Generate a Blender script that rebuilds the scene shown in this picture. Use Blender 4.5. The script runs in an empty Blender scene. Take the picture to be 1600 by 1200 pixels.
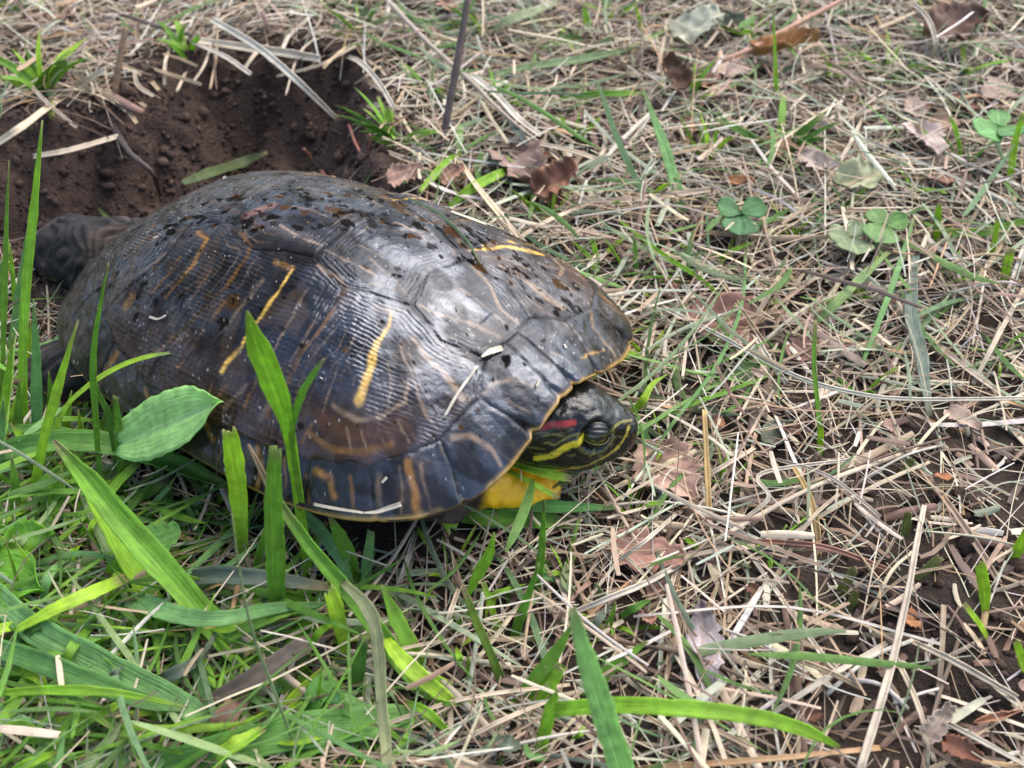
import bpy, bmesh, math
import numpy as np
from mathutils import Matrix, Vector

# ------------------------------------------------------------------ camera, sky, sun, exposure
sc = bpy.context.scene
col = sc.collection
F_PX, TH, CH = 1750.0, 0.7771, 0.355          # focal length in photo pixels, pitch down, camera height (m)
CD = CH / math.tan(TH)
cam = bpy.data.cameras.new('camera'); cam_o = bpy.data.objects.new('camera', cam); col.objects.link(cam_o)
cam.sensor_width = 36.0; cam.lens = F_PX * 36.0 / 1600.0
cam.clip_start = 0.01; cam.clip_end = 200.0
cam_o.location = (0, -CD, CH); cam_o.rotation_euler = (math.pi / 2 - TH, 0, 0)
cam.dof.use_dof = True; cam.dof.focus_distance = 0.455; cam.dof.aperture_fstop = 13.0
sc.camera = cam_o

SUN_EL, SUN_AZ = math.radians(57), math.radians(42)      # azimuth measured from +Y (away from camera) towards +X
world = bpy.data.worlds.new('World'); sc.world = world; world.use_nodes = True
wn = world.node_tree; bg = wn.nodes['Background']
sky = wn.nodes.new('ShaderNodeTexSky'); sky.sky_type = 'NISHITA'; sky.sun_disc = False
sky.sun_elevation = SUN_EL; sky.sun_rotation = SUN_AZ
sky.air_density = 1.0; sky.dust_density = 2.6
hs = wn.nodes.new('ShaderNodeHueSaturation'); hs.inputs['Saturation'].default_value = 1.0
wn.links.new(sky.outputs[0], hs.inputs['Color']); wn.links.new(hs.outputs[0], bg.inputs[0])
bg.inputs[1].default_value = 0.125
sun = bpy.data.lights.new('sun', 'SUN'); sun.energy = 1.3; sun.angle = math.radians(64); sun.color = (1.0, 0.975, 0.94)
sun_o = bpy.data.objects.new('sun', sun); col.objects.link(sun_o)
sd = Vector((math.cos(SUN_EL) * math.sin(SUN_AZ), math.cos(SUN_EL) * math.cos(SUN_AZ), math.sin(SUN_EL)))
sun_o.rotation_euler = sd.to_track_quat('Z', 'Y').to_euler(); sun_o.location = sd * 3
vs = sc.view_settings
vs.view_transform = 'Standard'; vs.look = 'None'; vs.exposure = 1.68; vs.gamma = 1.0; vs.use_curve_mapping = False

rng = np.random.default_rng(8)
MM = 0.001

# ------------------------------------------------------------------ helpers: pixels to points
FW = np.array([0, math.cos(TH), -math.sin(TH)]); UP = np.array([0, math.sin(TH), math.cos(TH)]); CP = np.array([0, -CD, CH])
def ray(px, py):
    return FW + np.array([1.0, 0, 0]) * ((px - 800) / F_PX) + UP * ((600 - py) / F_PX)
def W(px, py, z=0.0):
    d = ray(px, py); return CP + d * ((z - CH) / d[2])
def proj(P):
    r = np.asarray(P, float) - CP; zc = r @ FW
    return np.stack([800 + F_PX * r[..., 0] / zc, 600 - F_PX * (r @ UP) / zc], -1), zc

# ------------------------------------------------------------------ helpers: noise
_perm = np.random.default_rng(3).random(65536).astype(np.float64)
def _h(i, j, k):
    return _perm[((i * 73856093) ^ (j * 19349663) ^ (k * 83492791)) & 65535]
def vnoise(P):
    """value noise -1..1 at points (...,3)"""
    P = np.asarray(P, float); i = np.floor(P).astype(np.int64); f = P - i; f = f * f * (3 - 2 * f)
    x, y, z = i[..., 0], i[..., 1], i[..., 2]; fx, fy, fz = f[..., 0], f[..., 1], f[..., 2]
    def L(a, b, t): return a + (b - a) * t
    v = L(L(L(_h(x, y, z), _h(x + 1, y, z), fx), L(_h(x, y + 1, z), _h(x + 1, y + 1, z), fx), fy),
          L(L(_h(x, y, z + 1), _h(x + 1, y, z + 1), fx), L(_h(x, y + 1, z + 1), _h(x + 1, y + 1, z + 1), fx), fy), fz)
    return v * 2 - 1
def fbm(P, octv=4, gain=0.5):
    s = 0; a = 1.0; P = np.asarray(P, float)
    for o in range(octv):
        s = s + a * vnoise(P * (2.03 ** o) + 17.3 * o); a *= gain
    return s
def n2(x, y, s, octv=3, off=0.0):
    return fbm(np.stack([np.asarray(x, float) * s + off, np.asarray(y, float) * s, np.zeros_like(np.asarray(x, float)) + off], -1), octv)
def sstep(a, b, x):
    t = np.clip((x - a) / (b - a), 0, 1); return t * t * (3 - 2 * t)

def seg_dist(P, A, B):
    """min distance of points P (n,d) to segments A-B (m,d); also index"""
    n = len(P); best = np.full(n, 1e9); idx = np.zeros(n, int)
    for i in range(len(A)):
        ab = B[i] - A[i]; L2 = ab @ ab + 1e-18
        t = np.clip(((P - A[i]) @ ab) / L2, 0, 1)
        d = np.sqrt((((A[i] + t[:, None] * ab) - P) ** 2).sum(1))
        m = d < best; best[m] = d[m]; idx[m] = i
    return best, idx
def poly_dist(P, pts):
    pts = np.asarray(pts, float); return seg_dist(P, pts[:-1], pts[1:])
def in_poly(x, y, poly):
    poly = np.asarray(poly, float); c = np.zeros(np.shape(x), bool); j = len(poly) - 1
    for i in range(len(poly)):
        xi, yi = poly[i]; xj, yj = poly[j]
        c ^= ((yi > y) != (yj > y)) & (x < (xj - xi) * (y - yi) / (yj - yi + 1e-15) + xi); j = i
    return c

# ------------------------------------------------------------------ helpers: meshes and objects
def mesh_np(name, V, Q, colr=None, uv=None, smooth=True):
    V = np.asarray(V, np.float32); Q = np.asarray(Q, np.int32); k = Q.shape[1]
    me = bpy.data.meshes.new(name)
    me.vertices.add(len(V)); me.vertices.foreach_set('co', V.ravel())
    me.loops.add(Q.size); me.loops.foreach_set('vertex_index', Q.ravel())
    me.polygons.add(len(Q)); me.polygons.foreach_set('loop_start', np.arange(len(Q), dtype=np.int32) * k)
    me.polygons.foreach_set('loop_total', np.full(len(Q), k, np.int32))
    me.polygons.foreach_set('use_smooth', np.full(len(Q), smooth, bool))
    me.update(calc_edges=True)
    if colr is not None:
        a = me.attributes.new('Col', 'FLOAT_COLOR', 'POINT')
        c = np.ones((len(V), 4), np.float32); c[:, :3] = np.clip(colr, 0, 1); a.data.foreach_set('color', c.ravel())
    if uv is not None:
        a = me.attributes.new('st', 'FLOAT2', 'POINT'); a.data.foreach_set('vector', np.asarray(uv, np.float32).ravel())
    return me
def ob(name, me, mat=None, parent=None):
    o = bpy.data.objects.new(name, me); col.objects.link(o)
    if mat is not None and me is not None and len(me.materials) == 0: me.materials.append(mat)
    if parent is not None: o.parent = parent
    return o
def tag(o, label, cat, group=None, kind=None):
    if label: o['label'] = label
    if cat: o['category'] = cat
    if group: o['group'] = group
    if kind: o['kind'] = kind
    return o
def empty(name, loc, label, cat, group=None):
    o = bpy.data.objects.new(name, None); col.objects.link(o); o.location = loc; o.empty_display_size = 0.01
    return tag(o, label, cat, group)
def grid_faces(m, k, off=0, closed=False):
    i, j = np.meshgrid(np.arange(m - 1), np.arange(k if closed else k - 1), indexing='ij')
    j2 = (j + 1) % k
    return (np.stack([i * k + j, i * k + j2, (i + 1) * k + j2, (i + 1) * k + j], -1).reshape(-1, 4) + off)
def grid_solid(P, th):
    """sheet of points (m,k,3) -> closed thin solid"""
    m, k = P.shape[:2]
    du = np.gradient(P, axis=0); dv = np.gradient(P, axis=1); N = np.cross(du, dv)
    N /= np.linalg.norm(N, axis=-1, keepdims=True) + 1e-12
    V = np.concatenate([(P + N * th / 2).reshape(-1, 3), (P - N * th / 2).reshape(-1, 3)])
    n = m * k; A = grid_faces(m, k); Bf = A[:, ::-1] + n
    b = np.concatenate([np.arange(k), np.arange(1, m) * k + k - 1, (m - 1) * k + np.arange(k - 2, -1, -1), np.arange(m - 2, 0, -1) * k])
    c = np.roll(b, -1); S = np.stack([c, b, b + n, c + n], -1)
    return V, np.concatenate([A, Bf, S])

# ------------------------------------------------------------------ materials
def new_mat(name):
    m = bpy.data.materials.new(name); m.use_nodes = True
    return m, m.node_tree.nodes, m.node_tree.links, m.node_tree.nodes['Principled BSDF']
def fibre_mat(name, rough=0.5, transl=0.3, spec=0.4, streak=0.25, bump=0.3, across=14.0):
    """leaf / straw tissue: colour from the Col attribute, veins run along st.y"""
    m, N, L, p = new_mat(name)
    a = N.new('ShaderNodeAttribute'); a.attribute_name = 'Col'
    s = N.new('ShaderNodeAttribute'); s.attribute_name = 'st'
    mp = N.new('ShaderNodeVectorMath'); mp.operation = 'MULTIPLY'; mp.inputs[1].default_value = (across, 55.0, 1.0)
    L.new(s.outputs['Vector'], mp.inputs[0])
    n1 = N.new('ShaderNodeTexNoise'); n1.inputs['Scale'].default_value = 1.0; n1.inputs['Detail'].default_value = 2; L.new(mp.outputs[0], n1.inputs['Vector'])
    g = N.new('ShaderNodeNewGeometry')
    n3 = N.new('ShaderNodeTexNoise'); n3.inputs['Scale'].default_value = 260; n3.inputs['Detail'].default_value = 3; L.new(g.outputs['Position'], n3.inputs['Vector'])
    ad = N.new('ShaderNodeMath'); ad.operation = 'ADD'; L.new(n1.outputs[0], ad.inputs[0]); L.new(n3.outputs[0], ad.inputs[1])
    mr = N.new('ShaderNodeMapRange'); mr.inputs[1].default_value = 0.6; mr.inputs[2].default_value = 1.4
    mr.inputs[3].default_value = 1 - streak; mr.inputs[4].default_value = 1 + streak; L.new(ad.outputs[0], mr.inputs[0])
    mx = N.new('ShaderNodeVectorMath'); mx.operation = 'SCALE'; L.new(a.outputs['Color'], mx.inputs[0]); L.new(mr.outputs[0], mx.inputs['Scale'])
    n5 = N.new('ShaderNodeTexNoise'); n5.inputs['Scale'].default_value = 520; n5.inputs['Detail'].default_value = 4; L.new(g.outputs['Position'], n5.inputs['Vector'])
    sp = N.new('ShaderNodeMapRange'); sp.inputs[1].default_value = 0.66; sp.inputs[2].default_value = 0.72; sp.inputs[3].default_value = 0.0; sp.inputs[4].default_value = 0.6; L.new(n5.outputs[0], sp.inputs[0])
    sm = N.new('ShaderNodeMix'); sm.data_type = 'RGBA'; L.new(sp.outputs[0], sm.inputs[0]); L.new(mx.outputs[0], sm.inputs[6]); sm.inputs[7].default_value = (.12, .085, .045, 1)
    L.new(sm.outputs[2], p.inputs['Base Color'])
    p.inputs['Roughness'].default_value = rough; p.inputs['Specular IOR Level'].default_value = spec
    b = N.new('ShaderNodeBump'); b.inputs['Strength'].default_value = bump; b.inputs['Distance'].default_value = 0.0006
    L.new(n1.outputs[0], b.inputs['Height']); L.new(b.outputs[0], p.inputs['Normal'])
    if transl > 0:
        t = N.new('ShaderNodeBsdfTranslucent'); L.new(mx.outputs[0], t.inputs['Color'])
        ms = N.new('ShaderNodeMixShader'); ms.inputs[0].default_value = transl
        L.new(p.outputs[0], ms.inputs[1]); L.new(t.outputs[0], ms.inputs[2]); L.new(ms.outputs[0], N['Material Output'].inputs[0])
    return m
M_BLADE = fibre_mat('grass_blade_tissue', 0.45, 0.45, 0.4, 0.36, 0.8, 16.0)
M_STRAW = fibre_mat('dry_straw_tissue', 0.55, 0.12, 0.35, 0.3, 0.4, 7.0)
M_LEAF = fibre_mat('dry_leaf_tissue', 0.65, 0.15, 0.3, 0.3, 0.5, 6.0)
def soil_mat(name):
    m, N, L, p = new_mat(name)
    a = N.new('ShaderNodeAttribute'); a.attribute_name = 'Col'
    g = N.new('ShaderNodeNewGeometry')
    n1 = N.new('ShaderNodeTexNoise'); n1.inputs['Scale'].default_value = 90; n1.inputs['Detail'].default_value = 8; n1.inputs['Roughness'].default_value = 0.7; L.new(g.outputs['Position'], n1.inputs['Vector'])
    n2_ = N.new('ShaderNodeTexNoise'); n2_.inputs['Scale'].default_value = 700; n2_.inputs['Detail'].default_value = 5; L.new(g.outputs['Position'], n2_.inputs['Vector'])
    mr = N.new('ShaderNodeMapRange'); mr.inputs[1].default_value = 0.3; mr.inputs[2].default_value = 0.7; mr.inputs[3].default_value = 0.6; mr.inputs[4].default_value = 1.5; L.new(n1.outputs[0], mr.inputs[0])
    mx = N.new('ShaderNodeVectorMath'); mx.operation = 'SCALE'; L.new(a.outputs['Color'], mx.inputs[0]); L.new(mr.outputs[0], mx.inputs['Scale'])
    L.new(mx.outputs[0], p.inputs['Base Color']); p.inputs['Roughness'].default_value = 0.92; p.inputs['Specular IOR Level'].default_value = 0.25
    ad = N.new('ShaderNodeMath'); ad.operation = 'ADD'; L.new(n1.outputs[0], ad.inputs[0]); L.new(n2_.outputs[0], ad.inputs[1])
    b = N.new('ShaderNodeBump'); b.inputs['Strength'].default_value = 0.9; b.inputs['Distance'].default_value = 0.003; L.new(ad.outputs[0], b.inputs['Height']); L.new(b.outputs[0], p.inputs['Normal'])
    return m
M_SOIL = soil_mat('dark_crumbly_soil')
def shell_mat():
    m, N, L, p = new_mat('wet_keratin')
    a = N.new('ShaderNodeAttribute'); a.attribute_name = 'Col'; L.new(a.outputs['Color'], p.inputs['Base Color'])
    r = N.new('ShaderNodeAttribute'); r.attribute_name = 'st'
    sx = N.new('ShaderNodeSeparateXYZ'); L.new(r.outputs['Vector'], sx.inputs[0])
    g = N.new('ShaderNodeNewGeometry')
    n1 = N.new('ShaderNodeTexNoise'); n1.inputs['Scale'].default_value = 420; n1.inputs['Detail'].default_value = 5; L.new(g.outputs['Position'], n1.inputs['Vector'])
    mr = N.new('ShaderNodeMapRange'); mr.inputs[1].default_value = 0.35; mr.inputs[2].default_value = 0.65; mr.inputs[3].default_value = -0.07; mr.inputs[4].default_value = 0.09; L.new(n1.outputs[0], mr.inputs[0])
    ad = N.new('ShaderNodeMath'); ad.operation = 'ADD'; ad.use_clamp = True; L.new(sx.outputs[0], ad.inputs[0]); L.new(mr.outputs[0], ad.inputs[1])
    L.new(ad.outputs[0], p.inputs['Roughness'])
    L.new(sx.outputs[1], p.inputs['Specular IOR Level']); p.inputs['Specular Tint'].default_value = (.82, .88, 1.0, 1)
    b = N.new('ShaderNodeBump'); b.inputs['Strength'].default_value = 0.6; b.inputs['Distance'].default_value = 0.0004; L.new(n1.outputs[0], b.inputs['Height']); L.new(b.outputs[0], p.inputs['Normal'])
    return m
M_SHELL = shell_mat()
def skin_mat():
    m, N, L, p = new_mat('reptile_skin')
    a = N.new('ShaderNodeAttribute'); a.attribute_name = 'Col'; L.new(a.outputs['Color'], p.inputs['Base Color'])
    g = N.new('ShaderNodeNewGeometry')
    v = N.new('ShaderNodeTexVoronoi'); v.feature = 'F1'; v.inputs['Scale'].default_value = 800; L.new(g.outputs['Position'], v.inputs['Vector'])
    n1 = N.new('ShaderNodeTexNoise'); n1.inputs['Scale'].default_value = 300; n1.inputs['Detail'].default_value = 4; L.new(g.outputs['Position'], n1.inputs['Vector'])
    mr = N.new('ShaderNodeMapRange'); mr.inputs[3].default_value = -.1; mr.inputs[4].default_value = 0.2; L.new(n1.outputs[0], mr.inputs[0])
    rs = N.new('ShaderNodeAttribute'); rs.attribute_name = 'st'; sx = N.new('ShaderNodeSeparateXYZ'); L.new(rs.outputs['Vector'], sx.inputs[0])
    ra = N.new('ShaderNodeMath'); ra.operation = 'ADD'; L.new(sx.outputs[0], ra.inputs[0]); L.new(mr.outputs[0], ra.inputs[1]); L.new(ra.outputs[0], p.inputs['Roughness'])
    b = N.new('ShaderNodeBump'); b.inputs['Strength'].default_value = 0.25; b.inputs['Distance'].default_value = 0.0004; L.new(v.outputs['Distance'], b.inputs['Height']); L.new(b.outputs[0], p.inputs['Normal'])
    p.inputs['Specular IOR Level'].default_value = 0.42
    return m
M_SKIN = skin_mat()
def eye_mat():
    m, N, L, p = new_mat('moist_eye')
    a = N.new('ShaderNodeAttribute'); a.attribute_name = 'Col'; L.new(a.outputs['Color'], p.inputs['Base Color'])
    p.inputs['Roughness'].default_value = 0.08; p.inputs['Specular IOR Level'].default_value = 0.7
    return m
M_EYE = eye_mat()

# ------------------------------------------------------------------ ground with the dug nest hole
PIT_PX = [(-260, 240), (-120, 225), (0, 208), (90, 196), (170, 182), (212, 150), (232, 112), (285, 90), (350, 84), (430, 86), (520, 97), (575, 122), (605, 165), (618, 215), (606, 262), (640, 330), (560, 420), (380, 500), (200, 520), (80, 480), (20, 425), (-150, 400), (-300, 400)]
PIT = np.array([W(x, y)[:2] for x, y in PIT_PX])
def pit_sd(x, y):
    s = np.shape(x); P = np.stack([np.ravel(x), np.ravel(y)], -1)
    d = np.full(len(P), 1.0); m = (P[:, 0] < 0.2) & (P[:, 1] > -0.15) & (P[:, 1] < 0.6) & (P[:, 0] > -0.8)
    if m.any():
        dd, _ = seg_dist(P[m], PIT, np.roll(PIT, -1, 0)); ins = in_poly(P[m][:, 0], P[m][:, 1], PIT)
        d[m] = np.where(ins, -dd, dd)
    return d.reshape(s)
def ground_z(x, y):
    x = np.asarray(x, float); y = np.asarray(y, float)
    z = 0.0035 * n2(x, y, 14, 2) + 0.0016 * n2(x, y, 60, 2)
    sd_ = pit_sd(x, y) + 0.006 * n2(x, y, 45, 2, 5.0)
    deep = sstep(0.004, -0.075, sd_)
    z = z - 0.052 * deep + 0.008 * np.exp(-(sd_ / 0.02) ** 2) * (sd_ > -0.02)
    lump = sstep(0.01, -0.01, sd_)
    bil = 1 - np.abs(n2(x, y, 55, 2, 2.0)); bil2 = 1 - np.abs(n2(x, y, 150, 2, 6.0))
    z = z + lump * (0.007 * n2(x, y, 26, 2, 2.0) - 0.006 * bil ** 3 + 0.003 - 0.0022 * bil2 ** 3 + .001)
    return z
def G1(px, py, dz=0.0):
    """point above the ground surface seen at a pixel"""
    z = 0.0
    for _ in range(6):
        p = W(px, py, z + dz); z = float(ground_z(p[0], p[1]))
    return W(px, py, z + dz)
def ground():
    xs = np.concatenate([[-30, -8, -3, -1.6], np.arange(-0.9, 0.9001, 0.0032), [1.6, 3, 8, 30]])
    ys = np.concatenate([[-30, -8, -2, -0.9], np.arange(-0.45, 0.9501, 0.0032), [1.6, 3, 8, 30]])
    X, Y = np.meshgrid(xs, ys, indexing='ij')
    Z = ground_z(np.clip(X, -1, 1), np.clip(Y, -.5, 1))
    cz = 0.0022 * n2(X, Y, 110, 3, 9.0); Z = Z + cz * ((abs(X) < .9) & (Y < .95) & (Y > -.45))
    V = np.stack([X, Y, Z], -1).reshape(-1, 3)
    sd_ = pit_sd(X, Y).ravel()
    inside = sstep(0.012, -0.008, sd_)[:, None]
    nz = n2(X, Y, 30, 4, 3.0).ravel()[:, None]
    litter = np.array([0.042, 0.028, 0.020]) * (1 + 0.35 * nz)
    hole = np.array([0.068, 0.043, 0.032]) * (1 + 0.35 * nz)
    far = (np.maximum(abs(V[:, 0]) - 0.85, np.maximum(V[:, 1] - 0.9, -0.42 - V[:, 1])) > 0)[:, None]
    straw = np.array([0.13, 0.10, 0.07]) * (1 + 0.2 * nz)
    c = np.where(far, straw, litter * (1 - inside) + hole * inside)
    o = ob('ground', mesh_np('ground', V, grid_faces(len(xs), len(ys)), c), M_SOIL)
    o['kind'] = 'structure'; o['label'] = 'dark crumbly soil with a freshly dug hollow behind the turtle'
    return o
ground()

# ------------------------------------------------------------------ the turtle
T_PSI, T_X, T_Y, T_Z, T_TILT, T_ROLL = .5879, -.0829, .0015, .0328, .0862, -.0649
S_A, S_B, S_H, S_P, S_Q, S_K, S_N, S_L1, S_DP = .125, .0863, .0605, 2.0976, .878, -.126, 2.9125, .0177, .0795
def shell_z(x, y):
    u = x / S_A; yy = y / (S_B * (1 - S_K * u)); rho = np.clip((abs(u) ** S_N + abs(yy) ** S_N) ** (1 / S_N), 0, 1)
    z = S_H * np.clip(1 - rho ** (S_P + S_DP * u), 0, 1) ** S_Q + S_L1 * np.exp(-(y / .035) ** 2) * np.clip(u, 0, 1) ** 4
    return z, rho
def t_place(P):
    P = np.asarray(P, float)
    c, s = math.cos(T_TILT), math.sin(T_TILT)
    x = P[..., 0] * c - P[..., 2] * s; z = P[..., 0] * s + P[..., 2] * c; y = P[..., 1]
    cr, sr = math.cos(T_ROLL), math.sin(T_ROLL); y, z = y * cr - z * sr, y * sr + z * cr
    cy, sy = math.cos(T_PSI), math.sin(T_PSI)
    return np.stack([T_X + x * cy + y * sy, T_Y - x * sy + y * cy, T_Z + z], -1)
_gx, _gy = np.meshgrid(np.linspace(-S_A, S_A, 620), np.linspace(-.1, .1, 500), indexing='ij')
_gz, _gr = shell_z(_gx, _gy); _m = _gr < 1
_SP = np.stack([_gx, _gy, _gz], -1)[_m]; _SC, _SZ = proj(t_place(_SP))
def on_shell(px, py):
    D = np.hypot(_SC[:, 0] - px, _SC[:, 1] - py); c = np.where(D < 3)[0]
    if len(c) == 0: c = np.array([D.argmin()])
    return _SP[c[_SZ[c].argmin()]]
def shell_world(px, py, lift=0.0012):
    p = on_shell(px, py).copy(); p[2] += lift; return t_place(p)

TURTLE = empty('turtle', (T_X, T_Y, 0), 'wet dark olive turtle with yellow streaked shell and red ear stripe', 'turtle')
T0 = np.array([T_X, T_Y, 0.0])

# scute layout in the shell's own plan (mm), one side; the other mirrors it
Vside = {1: [(99, 15), (84, 21), (68, 18)], 2: [(68, 18), (57, 22), (46, 27), (36, 25), (27, 22)], 3: [(27, 22), (14, 25), (1, 29), (-9, 26), (-18, 21)],
         4: [(-18, 21), (-27, 22), (-37, 27), (-48, 22), (-57, 15)], 5: [(-57, 15), (-72, 24), (-88, 31)]}
Vx = {0: (101, 0), 1: (64, 0), 2: (26, 0), 3: (-18, 0), 4: (-58, 0), 5: (-100, 0)}
KL = [(99, 15), (105, 28), (102, 48), (96, 58), (86, 68.5), (66, 77), (50, 80), (45, 80), (22, 80), (-2, 79), (-20, 76), (-25, 75), (-45, 69), (-60, 61), (-72, 52), (-88, 31)]
C12 = [(46, 27), (46.5, 42), (45, 57), (48, 70), (50, 80)]
C23 = [(1, 29), (2, 42), (-7, 58), (-15, 68), (-20, 76)]
C34 = [(-37, 27), (-37, 41), (-48, 52), (-60, 61)]
MS = [((101, 4), (127, 5)), ((105, 28), (125, 21.5)), ((102, 48), (118, 56)), ((86, 68.5), (96, 80)), ((66, 77), (70, 92)), ((45, 80), (47, 92)), ((22, 80), (23, 92)), ((-2, 79), (-3, 90)),
      ((-25, 75), (-28, 87)), ((-45, 69), (-52, 82)), ((-72, 52), (-88, 64)), ((-88, 31), (-112, 41)), ((-100, 0), (-130, 0))]
def scute_polys():
    out = []
    def mir(p): return [(x, -y) for x, y in p]
    for i in range(1, 6):
        r = Vside[i]; full = [Vx[i - 1]] + r
        if i == 5: full = [Vx[4]] + r + [(-97, 20)]
        full = full + [Vx[i]] + mir(full[1:])[::-1]
        out.append(('vertebral', full))
    def kseg(a, b):
        return KL[KL.index(a):KL.index(b) + 1]
    costal = [Vside[1] + Vside[2][1:3] + C12[1:] + kseg((99, 15), (50, 80))[::-1][1:-1],
              Vside[2][2:] + Vside[3][1:3] + C23[1:] + kseg((50, 80), (-20, 76))[::-1][1:] + C12[1:-1][::-1],
              Vside[3][2:] + Vside[4][1:3] + C34[1:] + kseg((-20, 76), (-60, 61))[::-1][1:] + C23[1:-1][::-1],
              Vside[4][2:] + Vside[5][1:] + kseg((-60, 61), (-88, 31))[::-1][1:] + C34[1:-1][::-1]]
    for c in costal: out += [('costal', c), ('costal', mir(c))]
    def ext(s): (a, b), (c, d) = s; return (a + 2.2 * (c - a), b + 2.2 * (d - b))
    inner = [(101, 4), (99, 15)] + KL[1:] + [(-97, 20), (-100, 0)]
    for i in range(len(MS) - 1):
        k0, k1 = inner.index(MS[i][0]), inner.index(MS[i + 1][0])
        p = inner[k0:k1 + 1] + [ext(MS[i + 1]), ext(MS[i])]
        out += [('marginal', p), ('marginal', mir(p))]
    out.append(('nuchal', [(101, 4), ext(MS[0]), (ext(MS[0])[0], -ext(MS[0])[1]), (101, -4)]))
    segs = []
    def add(pl, both=True):
        for a, b in zip(pl[:-1], pl[1:]):
            segs.append((a, b))
            if both: segs.append(((a[0], -a[1]), (b[0], -b[1])))
    for i in range(1, 6): add(Vside[i])
    for i in range(1, 5): add([Vx[i], Vside[i][-1]])
    add(KL); add([(101, 0), (101, 4), (99, 15)]); add([(-88, 31), (-97, 20), (-100, 0)]); add(C12); add(C23); add(C34)
    for s in MS: add(list(s))
    return out, segs

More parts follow.
